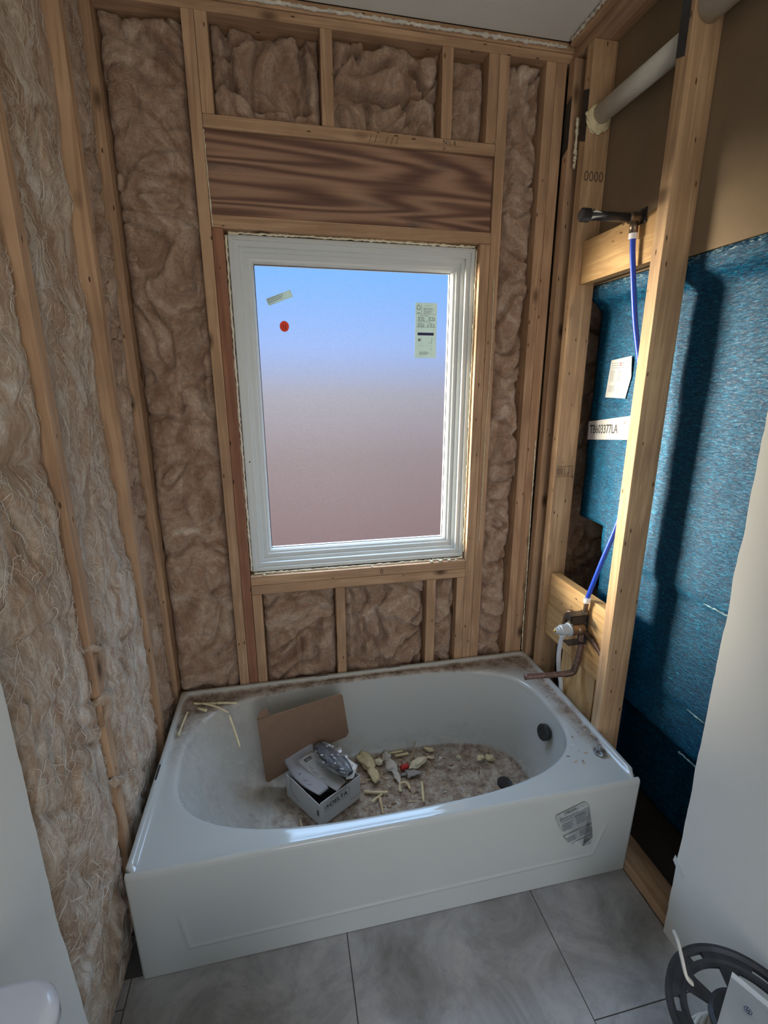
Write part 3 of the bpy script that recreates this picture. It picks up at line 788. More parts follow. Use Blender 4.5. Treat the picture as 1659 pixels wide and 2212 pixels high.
# round orange sticker
bm = bmesh.new(); P = [(.4905+.017*math.cos(i*math.pi/16), 1.815+.019*math.sin(i*math.pi/16)) for i in range(32)]; bm.free()
st3 = plate('window_sticker', P, GY, M_orange, 'round orange sticker below the slanted one', 'sticker')
quads('sticker_print', (.4905, GY-.0007, 1.815), (0, 0, 1), (-1, 0, 0), greek(-.012, .002, .024, .006, 1, rnd, 1, .6) + greek(-.013, -.007, .026, .006, 1, rnd, 1, .75), M_dkred, st3)

# ------------------------------------------------------------------ insulation
def batt(name, plane, u0, u1, v0, v1, face, thick, mat, smat, label, seed, bulge=.02, rough=1.0, ns=1500, step=.0065, sag=0.0, creases=(), sl=(.014, .042), lip=None):
    """plane 'B': wall at y=face looking towards -y; 'L': wall at x=face looking towards +x"""
    nu = max(6, int((u1-u0)/step)); nv = max(6, int((v1-v0)/step))
    sd = Vector((seed*7.3, seed*3.1, seed*1.7))
    def surf(u, v):
        e = min(u-u0, u1-u, v-v0, v1-v)
        q = Vector((u, v, 0))
        edge = (.030 if plane == 'B' else .012)*(1-min(1, max(0, e)/.028))**2
        w = Vector((noise.noise(q*5+sd), noise.noise(q*5+sd+Vector((9, 0, 0))), 0))*.12
        d = noise.fractal((q+w)*6+sd, 1.0, 2.0, 3)*bulge
        r = 1-abs(noise.noise((q+w)*9+sd*2))*2
        d -= max(0, r-.70)*.085*rough*(bulge/.02)
        r2 = 1-abs(noise.noise((q+w*.6)*22+sd*3))*2
        d -= max(0, r2-.6)*.022*rough
        d += noise.fractal(q*38+sd, .9, 2.0, 3)*.0035*rough
        for (cu0, cv0, cu1, cv1, dep, wid) in creases:
            L2 = (cu1-cu0)**2+(cv1-cv0)**2
            t = max(0, min(1, ((u-cu0)*(cu1-cu0)+(v-cv0)*(cv1-cv0))/L2))
            dd = math.hypot(u-(cu0+t*(cu1-cu0))+.008*noise.noise(q*30), v-(cv0+t*(cv1-cv0))+.008*noise.noise(q*30+Vector((5, 5, 5))))
            d -= dep*math.exp(-(dd/wid)**2)
        d += sag*max(0, 1-(v-v0)/(v1-v0))*math.sin(math.pi*(u-u0)/(u1-u0))
        if plane == 'L':
            k_ = min(1, max(0, min(u-u0, u1-u))/.07); d = d*(.35+.65*k_)
        if lip: d += lip(u, v)*min(1, .3+max(0, min(u-u0, u1-u))/.06)
        return d - edge
    def P(u, v, d):
        return Vector((u, face-d, v)) if plane == 'B' else Vector((face+d, u, v))
    bm = bmesh.new(); G = []
    for j in range(nv+1):
        row = []
        for i in range(nu+1):
            u = u0+(u1-u0)*i/nu; v = v0+(v1-v0)*j/nv
            row.append(bm.verts.new(P(u, v, surf(u, v))))
        G.append(row)
    for j in range(nv):
        for i in range(nu):
            bm.faces.new((G[j][i], G[j][i+1], G[j+1][i+1], G[j+1][i]))
    ring = [G[0][i] for i in range(nu+1)] + [G[j][nu] for j in range(1, nv+1)] + [G[nv][i] for i in range(nu-1, -1, -1)] + [G[j][0] for j in range(nv-1, 0, -1)]
    back = []
    for v in ring:
        c = v.co.copy()
        if plane == 'B': c.y = face+thick
        else: c.x = face-thick
        back.append(bm.verts.new(c))
    L = len(ring)
    for k in range(L):
        bm.faces.new((ring[k], ring[(k+1) % L], back[(k+1) % L], back[k]))
    bm.faces.new(back)
    o = link(name, bm, mat, smooth=True)
    tag(o, label, 'insulation')
    rnd = random.Random(seed); bm = bmesh.new()
    cnt = int(1.25*ns*(u1-u0)*(v1-v0))
    for _ in range(cnt):
        u = rnd.uniform(u0+.01, u1-.01); v = rnd.uniform(v0+.01, v1-.01)
        if noise.noise(Vector((u*7, v*7, seed))) < rnd.uniform(-.45, .15): continue
        a = rnd.uniform(0, 6.28) if plane == 'B' else rnd.gauss(math.pi*.62, .55)
        big = rnd.random() < .045
        ln = rnd.uniform(*sl)*(2.0 if big else 1); k = 7; da = rnd.uniform(-.55, .55); hgt = rnd.uniform(.0005, .006)
        pts = []
        for s in range(k):
            uu = min(max(u, u0+.004), u1-.004); vv = min(max(v, v0+.004), v1-.004)
            pts.append(P(uu, vv, surf(uu, vv)+hgt*math.sin(math.pi*s/(k-1))+.0006))
            u += math.cos(a)*ln/k; v += math.sin(a)*ln/k; a += da+rnd.uniform(-.35, .35)
        r = rnd.uniform(.0002, .00055)*(1.9 if big else 1)
        bm_tube(bm, pts, [r*.4, r, r, r, r, r*.8, r*.3], 3, False)
    if len(bm.verts):
        tag(link('loose_fibers', bm, smat, o, smooth=True), kind='stuff')
    else: bm.free()
    return o
link.norecalc = False
Bf = D+.022
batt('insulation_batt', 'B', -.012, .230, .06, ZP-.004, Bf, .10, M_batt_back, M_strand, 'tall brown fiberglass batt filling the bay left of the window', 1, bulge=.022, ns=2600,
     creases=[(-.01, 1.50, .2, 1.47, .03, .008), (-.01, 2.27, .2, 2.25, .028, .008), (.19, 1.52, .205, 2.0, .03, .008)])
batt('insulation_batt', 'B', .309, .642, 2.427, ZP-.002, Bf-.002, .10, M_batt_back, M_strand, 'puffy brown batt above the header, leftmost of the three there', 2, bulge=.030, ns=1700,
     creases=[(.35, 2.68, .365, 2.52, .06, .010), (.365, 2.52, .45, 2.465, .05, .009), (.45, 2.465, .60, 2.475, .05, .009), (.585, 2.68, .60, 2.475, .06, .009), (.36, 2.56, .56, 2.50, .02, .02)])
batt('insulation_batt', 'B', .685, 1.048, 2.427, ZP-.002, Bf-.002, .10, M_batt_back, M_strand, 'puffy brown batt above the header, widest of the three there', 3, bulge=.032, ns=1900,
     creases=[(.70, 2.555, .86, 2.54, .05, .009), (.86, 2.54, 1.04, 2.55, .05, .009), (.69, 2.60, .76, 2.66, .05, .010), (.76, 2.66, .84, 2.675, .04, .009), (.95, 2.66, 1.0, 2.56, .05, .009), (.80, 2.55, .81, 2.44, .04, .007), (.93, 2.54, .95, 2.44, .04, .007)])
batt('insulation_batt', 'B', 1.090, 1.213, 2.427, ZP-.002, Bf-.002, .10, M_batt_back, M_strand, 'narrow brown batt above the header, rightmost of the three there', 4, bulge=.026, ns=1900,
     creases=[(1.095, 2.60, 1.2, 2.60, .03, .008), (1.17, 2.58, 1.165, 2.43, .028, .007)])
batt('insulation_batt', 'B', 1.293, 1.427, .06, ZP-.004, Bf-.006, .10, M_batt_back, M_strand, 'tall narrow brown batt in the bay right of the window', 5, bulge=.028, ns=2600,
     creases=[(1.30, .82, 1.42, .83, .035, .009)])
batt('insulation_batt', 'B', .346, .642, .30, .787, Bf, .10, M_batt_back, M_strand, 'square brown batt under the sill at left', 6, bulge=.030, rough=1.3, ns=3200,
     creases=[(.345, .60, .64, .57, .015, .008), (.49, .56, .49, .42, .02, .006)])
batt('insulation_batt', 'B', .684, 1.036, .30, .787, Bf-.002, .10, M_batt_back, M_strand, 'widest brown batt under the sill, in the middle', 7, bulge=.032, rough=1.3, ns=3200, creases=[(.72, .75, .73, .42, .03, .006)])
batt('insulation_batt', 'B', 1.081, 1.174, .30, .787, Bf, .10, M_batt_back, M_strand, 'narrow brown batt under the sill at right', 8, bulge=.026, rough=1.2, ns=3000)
Lf = XL-.046
batt('insulation_batt', 'L', -.246, .116, .0, ZP, XL-.018, .095, M_batt_left, M_strand_l, 'pale fiberglass batt of the left wall nearest the camera', 11, bulge=.018, rough=.45, ns=2600, step=.0075, sl=(.02, .06),
     lip=lambda u, v: .026*math.exp(-((v-.70)/.50)**2))
batt('insulation_batt', 'L', .157, .557, .04, ZP, XL-.024, .090, M_batt_left, M_strand_l, 'pale fiberglass batt of the left wall between its two bare studs', 12, bulge=.018, rough=.45, ns=2600, step=.0075, sl=(.02, .06),
     lip=lambda u, v: .024*math.exp(-((v-.65)/.42)**2) - .014*max(0, min(1, (v-.9)/.3))*max(0, (u-.40)/.15))
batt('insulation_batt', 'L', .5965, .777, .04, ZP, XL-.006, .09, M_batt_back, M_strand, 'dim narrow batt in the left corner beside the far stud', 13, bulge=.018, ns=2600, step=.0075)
for k, (pp, rr_, lb) in enumerate([
    ([(-.075, .10, .985), (-.034, .125, .972), (-.024, .150, .955), (-.030, .185, .945)], .010, 'white fluffy tuft crossing the nearer left stud, topmost of three'),
    ([(-.075, .08, .80), (-.032, .12, .83), (-.024, .14, .80), (-.034, .12, .75)], .012, 'pale fluffy tuft curling over the nearer left stud, middle of three'),
    ([(-.080, .07, .60), (-.036, .105, .585), (-.022, .14, .56), (-.026, .185, .535)], .011, 'pale fluffy tuft crossing the nearer left stud, lowest of three')]):
    P_ = catmull(pp, 12); bm = bmesh.new()
    R_ = [rr_*(.35+.65*math.sin(math.pi*min(1, .15+.8*i/len(P_)))+.5*noise.noise(p*50)) for i, p in enumerate(P_)]
    bm_tube(bm, P_, R_, 12, True, jitter=.5)
    tf = tag(link('insulation_tuft', bm, M_batt_left, smooth=True), lb, 'insulation tuft')
# dim batt behind the right wall in the gap left of the blue shell
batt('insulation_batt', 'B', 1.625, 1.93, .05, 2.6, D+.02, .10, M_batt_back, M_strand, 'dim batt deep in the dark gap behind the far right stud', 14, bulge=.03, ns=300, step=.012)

# ------------------------------------------------------------------ blue tub shell of the next room
SHX = 1.662
bm = bmesh.new(); NYs, NZs = 90, 130
ya, yz_ = -.75, .66
rows = []
for j in range(NZs+1):
    z = .02+(1.952-.02)*j/NZs
    row = []
    for i in range(NYs+1):
        y = ya+(yz_-ya)*i/NYs
        x = SHX
        if z > 1.86: x = SHX - (SHX-1.6145)*min(1, (z-1.86)/.05)**1.5
        for zr in (.97, .60): x += .010*(1/(1+math.exp((z-zr)*300)))
        if z < .44: x += .10*min(1, (.44-z)/.12)**.7 + .02
        x += .0035*noise.noise(Vector((y*14, z*9, 2)))
        if 1.55 < z < 1.86: x += .006*noise.noise(Vector((y*5, z*5, 7)))
        row.append(bm.verts.new((x, y+.0*z, z)))
    rows.append(row)
for j in range(NZs):
    for i in range(NYs):
        z = rows[j][i].co.z; y = rows[j][i].co.y
        if z < 1.07 and y > .50: continue
        bm.faces.new((rows[j][i], rows[j][i+1], rows[j+1][i+1], rows[j+1][i]))
for v in [v for v in bm.verts if not v.link_faces]: bm.verts.remove(v)
ext = bmesh.ops.extrude_edge_only(bm, edges=[e for e in bm.edges if len(e.link_faces) == 1])
for v in [g for g in ext['geom'] if isinstance(g, bmesh.types.BMVert)]:
    v.co.x += .03
shell = link('tub_shell', bm, M_shell, smooth=True)
for p in shell.data.polygons: p.use_smooth = True
tag(shell, 'blue rough back of the next room fiberglass tub surround', 'tub surround')
for zz in (.972, .604, .442):
    b_ = bead('frayed_edge', [(SHX+.004 if zz > .9 else SHX+.014, .02, zz), (SHX+.004 if zz > .9 else SHX+.014, -.1, zz), (SHX+.004 if zz > .9 else SHX+.014, -.22, zz)], .0035, M_shell_edge, 'x', 'x', int(zz*100), 30)
    b_.parent = shell; b_.location = LOC[b_.name]-LOC[shell.name]
    for k in ('label', 'category'): del b_[k]
def xplate(name, P, x, mat, th=.0005):
    bm = bmesh.new()
    a = [bm.verts.new((x, y, z)) for y, z in P]; b = [bm.verts.new((x-th, y, z)) for y, z in P]
    bm.faces.new(a); bm.faces.new(b[::-1])
    for k in range(len(P)): bm.faces.new((a[k], a[(k+1) % len(P)], b[(k+1) % len(P)], b[k]))
    return link(name, bm, mat)
lx = SHX-.007
lab = tag(xplate('shell_label', [(.652, 1.392), (.655, 1.463), (.33, 1.513), (.33, 1.425)], lx, M_label), 'wide white label with black serial number on the blue shell', 'label')
YD = Vector((0, -1, .10)).normalized(); ZD = Vector((0, .10, 1)).normalized()
text_mesh('label_text', 'TB603377LA', .046, (lx-.0012, .640, 1.418), YD, ZD, M_ink, lab, sx=.66, bold=.0007)
text_mesh('label_text', '60"', .018, (lx-.001, .452, 1.468), YD, ZD, M_ink, lab, sx=.8)
text_mesh('label_text', 'L', .018, (lx-.001, .432, 1.449), YD, ZD, M_ink, lab, sx=.8)
pap = tag(xplate('shell_label', [(.572, 1.558), (.560, 1.690), (.455, 1.700), (.445, 1.63), (.462, 1.557)], lx, M_label), 'white inspection slip with red figure above the wide label', 'label')
rnd = random.Random(5)
quads('slip_print', (lx-.001, .560, 1.57), (0, -1, 0), Z, greek(.006, .108, .09, .008, 3, rnd, h=.25) + greek(.004, .082, .028, .0045, 9, rnd, h=.35) + greek(.045, .082, .022, .0045, 9, rnd, h=.35) + greek(.002, .028, .04, .005, 5, rnd, h=.35) + greek(.048, .022, .018, .005, 4, rnd, h=.35) + greek(.07, .035, .022, .005, 1, rnd, h=.3), M_ink_grey, pap)
text_mesh('slip_figure', '8', .020, (lx-.001, .510, 1.668), (0, -1, 0), Z, M_ink_red, pap, sx=.8)

# ------------------------------------------------------------------ bathtub
tub = empty('bathtub', (.762, .389, 0), 'white alcove bathtub littered with dirt and packaging', 'bathtub')
H = .381
TL_, TD_ = 1.524, .774
angs = sorted([2*math.pi*k/176 for k in range(176)])
C0 = Vector((.75, .393))
def rectpt(a, x0, x1, y0, y1):
    dx, dy = math.cos(a), math.sin(a); t = 1e9
    if dx > 1e-9: t = min(t, (x1-C0.x)/dx)
    if dx < -1e-9: t = min(t, (x0-C0.x)/dx)
    if dy > 1e-9: t = min(t, (y1-C0.y)/dy)
    if dy < -1e-9: t = min(t, (y0-C0.y)/dy)
    return (C0.x+dx*t, C0.y+dy*t)
# put samples at the rectangle corners
for (cx, cy) in ((0, 0), (TL_, 0), (TL_, TD_), (0, TD_)):
    a = math.atan2(cy-C0.y, cx-C0.x) % (2*math.pi)
    k = min(range(len(angs)), key=lambda i: abs(angs[i]-a)); angs[k] = a
def sup(a, cx, cy, ax, by, n):
    c, s = math.cos(a), math.sin(a)
    return (cx+ax*math.copysign(abs(c)**(2/n), c), cy+by*math.copysign(abs(s)**(2/n), s))
def superray(a, ax, by, n):
    c, s = math.cos(a), math.sin(a)
    r = (abs(c/ax)**n+abs(s/by)**n)**(-1/n)
    return (C0.x+c*r, C0.y+s*r)
def rim(a, k=0.0): return superray(a, .684+k, .341+k, 3.0)
FC = Vector((.865, .385))
def flr(a, k=0.0):
    # matching point on the floor outline by the same parameter direction
    c, s = math.cos(a), math.sin(a)
    ax, by = .495+k, .250+k
    rx, ry = rim(a)
    u, v = (rx-C0.x)/.684, (ry-C0.y)/.341
    return (FC.x+u*ax, FC.y+v*by)
ZF = .050
rings = []
def ring(fn, zf, front_z=None):
    out = []
    for a in angs:
        x, y = fn(a)
        out.append((x, y, zf(x, y) if callable(zf) else zf))
    rings.append(out)
fr = lambda y: y < .02
ring(lambda a: rectpt(a, 0, TL_, .014, TD_), .30)
ring(lambda a: rectpt(a, 0, TL_, .009, TD_), lambda x, y: H-.006 if y < .010 else H+.009)
ring(lambda a: rectpt(a, .002, TL_-.002, .0085, TD_-.002), lambda x, y: H-.0005 if y < .0095 else H+.0115)
ring(lambda a: rectpt(a, .013, TL_-.013, .0105, TD_-.013), lambda x, y: H if y < .0115 else H+.0115)
ring(lambda a: rectpt(a, .016, TL_-.016, .012, TD_-.016), lambda x, y: H if y < .013 else H+.009)
ring(lambda a: rectpt(a, .020, TL_-.020, .016, TD_-.020), lambda x, y: H if y < .017 else H-.003)
ring(lambda a: rectpt(a, .026, TL_-.026, .022, TD_-.026), lambda x, y: H-.001 if y < .023 else H-.004)
ring(lambda a: tuple(Vector(rectpt(a, .026, TL_-.026, .022, TD_-.026)).lerp(Vector(rim(a, .010)), .5)), H-.002)
ring(lambda a: tuple(Vector(rectpt(a, .026, TL_-.026, .022, TD_-.026)).lerp(Vector(rim(a, .010)), .96)), H-.001)
def mixed(s):
    return lambda a: (rim(a)[0]*(1-s)+flr(a)[0]*s, rim(a)[1]*(1-s)+flr(a)[1]*s)
ring(lambda a: rim(a, .004), H-.003)
ring(lambda a: rim(a, -.002), H-.008)
prof = [(.02, .045), (.05, .10), (.12, .20), (.22, .34), (.35, .51), (.48, .66), (.60, .775), (.70, .855), (.79, .91), (.87, .953), (.94, .982), (1.0, 1.0)]
for s, t in prof:
    ring(mixed(s), H-.008-(H-.008-ZF)*t)
for s in (.92, .8, .6, .4, .2, .04):
    ring(lambda a, s=s: (FC.x+(flr(a)[0]-FC.x)*s, FC.y+(flr(a)[1]-FC.y)*s), ZF-.004*(1-s))
bm = bmesh.new(); dl_ = bm.verts.layers.float.new('dirt') if False else None
VR = [[bm.verts.new(p) for p in r] for r in rings]
n = len(angs)
for A, B in zip(VR, VR[1:]):
    for k in range(n):
        bm.faces.new((A[k], A[(k+1) % n], B[(k+1) % n], B[k]))
bm.faces.new(VR[-1])
bmesh.ops.subdivide_edges(bm, edges=[e for e in bm.edges if e.calc_length() > .03], cuts=1, use_grid_fill=True)
bmesh.ops.recalc_face_normals(bm, faces=bm.faces)
me = bpy.data.meshes.new('tub_body'); bm.to_mesh(me); bm.free()
at = me.attributes.new('dirt', 'FLOAT', 'POINT')
def dirtval(p):
    x, y, z = p
    d = 0.0
    if z < .075:
        e = 1-min(1, max(0, (z-.052)/.022))
        d = .95*e
        if x < .46: d *= .8
    elif y < .02 or x < .004 or x > 1.52 or y > .771:
        d = 0.0
    elif z < .36:
        d = .12+.28*max(0, 1-(z-.075)/.10)
        if x < .42: d += .22
    else:
        back = max(0, (y-.62)/.1); left = max(0, (.24-x)/.2)*max(0, min(1, (y-.30)/.25)); right = max(0, (x-1.43)/.05)*max(0, min(1, (y-.10)/.1))
        d = min(.95, .85*back+.75*left+.75*right)
        if z > H+.004: d = .05
        if y < .12: d *= .3
    return d
for i, v in enumerate(me.vertices): at.data[i].value = dirtval(v.co)
body = link('tub_body', me, M_acrylic, tub, smooth=True)
ml = body.modifiers.new('edge', 'EDGE_SPLIT') if False else None
# apron with embossed frame line
bm = bmesh.new(); NX, NZ = 300, 90
poly = [(.113, .240), (.131, .088), (1.318, .100), (1.431, .255)]
poly2 = [(.113, .240), (.130, .086), (1.39, .103), (1.431, .253)]
def dseg(p, a, b):
    ax, ay = a; bx, by = b; L2 = (bx-ax)**2+(by-ay)**2
    t = max(0, min(1, ((p[0]-ax)*(bx-ax)+(p[1]-ay)*(by-ay))/L2))
    return math.hypot(p[0]-ax-t*(bx-ax), p[1]-ay-t*(by-ay)), t
G = []
for j in range(NZ+1):
    z = .002+(H-.008)*j/NZ; row = []
    for i in range(NX+1):
        x = TL_*i/NX
        dm = 9; fade = 1
        for k, (a, b) in enumerate(zip(poly2, poly2[1:])):
            dd, t = dseg((x, z), a, b)
            if dd < dm:
                dm = dd
                fade = (t if k == 0 else (1-t if k == 2 else 1))
        y = -.003*math.exp(-(dm/.0045)**2)*min(1, fade*2.2)
        y += .010*(1-z/H)   # face leans in towards the floor
        if z > H-.016: y += .004*((z-H+.016)/.016)**2
        row.append(bm.verts.new((x, y-.0005, z)))
    G.append(row)
for j in range(NZ):
    for i in range(NX): bm.faces.new((G[j][i], G[j][i+1], G[j+1][i+1], G[j+1][i]))
# rounded lip over the apron and return edges at both ends
for (xx, col) in ((0, 0), (TL_, NX)):
    for j in range(NZ):
        a, b = G[j][col], G[j+1][col]
        c = bm.verts.new((xx, .05, b.co.z)); d = bm.verts.new((xx, .05, a.co.z))
        bm.faces.new((a, b, c, d))
top = []
for i in range(NX+1):
    v = G[NZ][i]; row = [v]
    for t in range(1, 6):
        an = t/5*math.pi/2
        row.append(bm.verts.new((v.co.x, v.co.y+.010*math.sin(an)*1.0, H-.006+.0065*math.sin(an))) if False else bm.verts.new((v.co.x, v.co.y+.010*(1-math.cos(an)), H-.006+.007*math.sin(an))))
    top.append(row)
for i in range(NX):
    for t in range(5): bm.faces.new((top[i][t], top[i+1][t], top[i+1][t+1], top[i][t+1]))
apron = link('tub_apron', bm, M_acrylic, tub, smooth=True)
# overflow cover on the drain end
ov = Vector((1.413, .365, .285)); on_ = Vector((-1, -.10, .18)).normalized()
lathe('overflow_cover', [(0, .030), (.004, .0315), (.018, .0315), (.021, .030), (.0215, .020), (.0205, .0185), (.0205, .001)], ov, on_, M_black, tub, 40)
lathe('drain_stopper', [(0, .030), (.010, .030), (.013, .027), (.013, .001)], (1.262, .385, ZF-.004), (0, 0, 1), M_black, tub, 36)
for nm, b6 in (('flange_slot', (.0035, .0095, .31, .375, H+.0110, H+.0119)), ('flange_slot', (.545, .600, .7625, .7665, H+.0110, H+.0119)), ('flange_slot', (.86, .92, .7625, .7665, H+.0110, H+.0119))):
    box(nm, *b6, M_black, tub, 0)
# label stuck on the apron (brand sheet), slots in the flange
LO = Vector((1.235, -.0005, .300)); lxv = Vector((.845, 0, .27)).normalized(); lyv = Vector((-.27, 0, .845)).normalized()
def alab(u, v):
    p = LO+lxv*u+lyv*v; return p
def ay(z): return .010*(1-z/H)-.0042
lp = [(-.006, -.006), (.0, .006), (.10, .010), (.112, -.01), (.108, -.09), (.100, -.155), (.088, -.18), (.06, -.175), (.012, -.115), (.0, -.05)]
bm = bmesh.new(); vv = [bm.verts.new((alab(*q).x, ay(alab(*q).z), alab(*q).z)) for q in lp]; bm.faces.new(vv)
bmesh.ops.solidify(bm, geom=list(bm.faces), thickness=.0004)
sheet = tag(link('apron_sticker', bm, M_label), 'torn white care sheet stuck on the right of the tub front', 'sticker')
rnd = random.Random(31)
def apq(name, rects, mat):
    bm = bmesh.new()
    for r_ in rects:
        if len(r_) == 4 and not hasattr(r_[0], '__len__'):
            x, y, w, h = r_; Q = [(x, y), (x+w, y), (x+w, y+h), (x, y+h)]
        else: Q = r_
        bm.faces.new([bm.verts.new((alab(*q).x, ay(alab(*q).z)-.0009, alab(*q).z)) for q in Q])
    return link(name, bm, mat, sheet)
apq('small_print', greek(.006, -.018, .100, .0035, 3, rnd, 1, .55) + greek(.008, -.043, .044, .0036, 9, rnd, 1, .5) + greek(.058, -.030, .044, .0036, 12, rnd, 1, .5) + greek(.014, -.108, .036, .0036, 7, rnd, 1, .6) + greek(.060, -.100, .036, .0036, 8, rnd, 1, .6), M_ink_grey)
apq('sheet_print', [(.006, -.032, .095, .0012), (.006, -.092, .100, .0018), seg((.006, -.092), (.012, -.115), .0018), (.030, -.138, .066, .0016), seg((.030, -.138), (.026, -.146), .0016)] + greek(.022, -.008, .06, .003, 1, rnd, 1, .5), M_ink)
text_mesh('sheet_title', 'STERLING', .0095, alab(.026, -.0035)+Vector((0, ay(.31)-.0004, 0)), lxv, lyv, M_ink, sheet, bold=.0002)

# square-ish loose items of metal on the rim
w = tag(lathe('fender_washer', [(0, .0075), (.0015, .0075), (.0015, .003), (.004, .003), (.004, .0005)], (.660, D-.012, .386), (0, -1, .1), M_steel, None, 24), 'small grey washer on the back edge of the tub', 'washer')
# drain plug lying on the right deck
plug = empty('drain_plug', (1.470, .131, H), 'grey drain plug lying on the front right corner of the tub', 'plug')
lathe('plug_disc', [(-.003, .019), (.0, .021), (.006, .0215), (.008, .020), (.008, .001)], (1.470, .131, H-.001), (0, 0, 1), M_steel, plug, 32)
bm = bmesh.new(); bm_box(bm, 1.452, 1.488, .1285, .1335, H+.007, H+.011, .001); bm_box(bm, 1.4675, 1.4725, .113, .149, H+.007, H+.011, .001)
link('plug_cross', bm, M_steel, plug)
lathe('plug_post', [(0, .004), (.014, .004), (.014, .0055), (.018, .0055), (.018, .001)], (1.470, .133, H+.009), (0, 0.25, 1), M_steel, plug, 16)

# ------------------------------------------------------------------ box of faucet parts in the tub
def V(*a): return Vector(a)
bx = empty('carton', (.54, .47, ZF), 'open white faucet carton with its brown lid folded up, in the tub', 'box')
Lc, Fc, Rc = V(.403, .504, 0), V(.522, .338, 0), V(.682, .436, 0); Bc = Lc+Rc-Fc
zb, zt = ZF+.004, ZF+.108
def panel(name, a, b, z0, z1, mat, parent, th=.0025, zt0=None, zt1=None):
    bm = bmesh.new(); d = (b-a).normalized(); nrm = Vector((d.y, -d.x, 0))*th
    P = [a+V(0, 0, z0), b+V(0, 0, z0), b+V(0, 0, zt1 or z1), a+V(0, 0, zt0 or z1)]
    A = [bm.verts.new(p) for p in P]; B = [bm.verts.new(p-nrm) for p in P]
    bm.faces.new(A); bm.faces.new(B[::-1])
    for k in range(4): bm.faces.new((A[k], A[(k+1) % 4], B[(k+1) % 4], B[k]))
    return link(name, bm, mat, parent)
panel('carton_side', Fc, Rc, zb, zt, M_whitecard, bx)
panel('carton_side', Lc, Fc, zb, zt, M_whitecard, bx, zt1=zt-.012)
panel('carton_side', Rc, Bc, zb, zt, M_whitecard, bx)
panel('carton_side', Bc, Lc, zb, zt, M_whitecard, bx)
bm = bmesh.new(); bm.faces.new([bm.verts.new(p+V(0, 0, zb+.002)) for p in (Lc, Fc, Rc, Bc)]); link('carton_base', bm, M_card, bx)
# print on the front side panel
fd = (Rc-Fc).normalized(); fn = V(fd.y, -fd.x, 0)*.0007
og = Fc+fd*.020+V(0, 0, zt-.046)+fn
text_mesh('carton_print', 'DELTA', .027, og+fd*.022+V(0, 0, .004), fd, Z, M_ink, bx, bold=.0006)
quads('carton_print', og, fd, Z, circle_segs(.011, .013, .009, .0018, 22) + [[(.004, .010), (.018, .010), (.011, .020)]] + [seg((-.002, -.004), (.112, -.004), .0012), seg((-.002, .032), (.112, .032), .0012), seg((-.002, -.004), (-.004, .028), .0012), seg((.114, 0), (.112, .032), .0012), (.118, -.035, .05, .0014), (.02, .038, .08, .002)], M_ink, bx)
ld = (Fc-Lc).normalized(); ln_ = V(ld.y, -ld.x, 0)*.0008
quads('carton_slot', Lc+ld*.185+V(0, 0, zb+.04)+ln_, ld, Z, [(0, 0, .010, .026)], M_black, bx)
quads('carton_slot', Lc+ld*.03+V(0, 0, zb+.02)+ln_, ld, Z, [seg((0, .08), (0, .03), .0022), seg((0, .03), (.045, .0), .0022), seg((.0, .08), (-.006, .095), .0022)], M_black, bx)
# brown lid
lid = [V(.308, .532, .404), V(.322, .528, .150), V(.327, .540, .100), V(.444, .562, .125), V(.566, .596, .178), V(.548, .592, .398)]
def sheet3(name, P, mat, parent, th=.003, n=V(.24, -.97, 0)):
    bm = bmesh.new(); A = [bm.verts.new(p) for p in P]; B = [bm.verts.new(p-n.normalized()*th) for p in P]
    bm.faces.new(A); bm.faces.new(B[::-1])
    for k in range(len(P)): bm.faces.new((A[k], A[(k+1) % len(P)], B[(k+1) % len(P)], B[k]))
    return link(name, bm, mat, parent)
sheet3('carton_lid', [V(.311, .532, .392), V(.325, .536, .110), V(.335, .538, .098), V(.42, .559, .125), V(.566, .596, .150), V(.566, .596, .178), V(.549, .592, .398)], M_card, bx)
sheet3('carton_lid', [V(.5485, .5918, .398), V(.5655, .5958, .178), V(.652, .612, .192), V(.664, .614, .210), V(.642, .609, .392), V(.632, .607, .404)], M_card, bx, n=V(.1, -1, 0))
sheet3('carton_tab', [V(.311, .532, .394), V(.318, .535, .415), V(.335, .541, .428), V(.349, .545, .425), V(.356, .547, .397)], M_card, bx)
box('black_part', .47, .60, .42, .50, zb+.004, zb+.07, M_black).name = 'faucet_part'
fp = bpy.data.objects['faucet_part']; tag(fp, 'black faucet part deep inside the open carton', 'faucet part')

# papers lying over the carton
def paper(name, corners, nx, ny, curl, mat, label):
    bm = bmesh.new(); G = []
    a, b, c, d = corners
    for j in range(ny+1):
        row = []
        for i in range(nx+1):
            s, t = i/nx, j/ny
            p = (a*(1-s)+b*s)*(1-t)+(d*(1-s)+c*s)*t
            row.append(bm.verts.new(p+curl(s, t)))
        G.append(row)
    for j in range(ny):
        for i in range(nx): bm.faces.new((G[j][i], G[j][i+1], G[j+1][i+1], G[j+1][i]))
    bmesh.ops.solidify(bm, geom=list(bm.faces), thickness=.0005)
    return tag(link(name, bm, mat, smooth=True), label, 'paper')
def on_paper(corners, curl, s, t, up=.0012):
    a, b, c, d = corners
    p = (a*(1-s)+b*s)*(1-t)+(d*(1-s)+c*s)*t
    return p+curl(s, t)+V(-.2, -.5, .8)*up
def paper_print(name, corners, curl, rects, mat, parent):
    bm = bmesh.new()
    for r_ in rects:
        if len(r_) == 4 and not hasattr(r_[0], '__len__'):
            x, y, w, h = r_; Q = [(x, y), (x+w, y), (x+w, y+h), (x, y+h)]
        else: Q = r_
        bm.faces.new([bm.verts.new(on_paper(corners, curl, *q)) for q in Q])
    return link(name, bm, mat, parent)
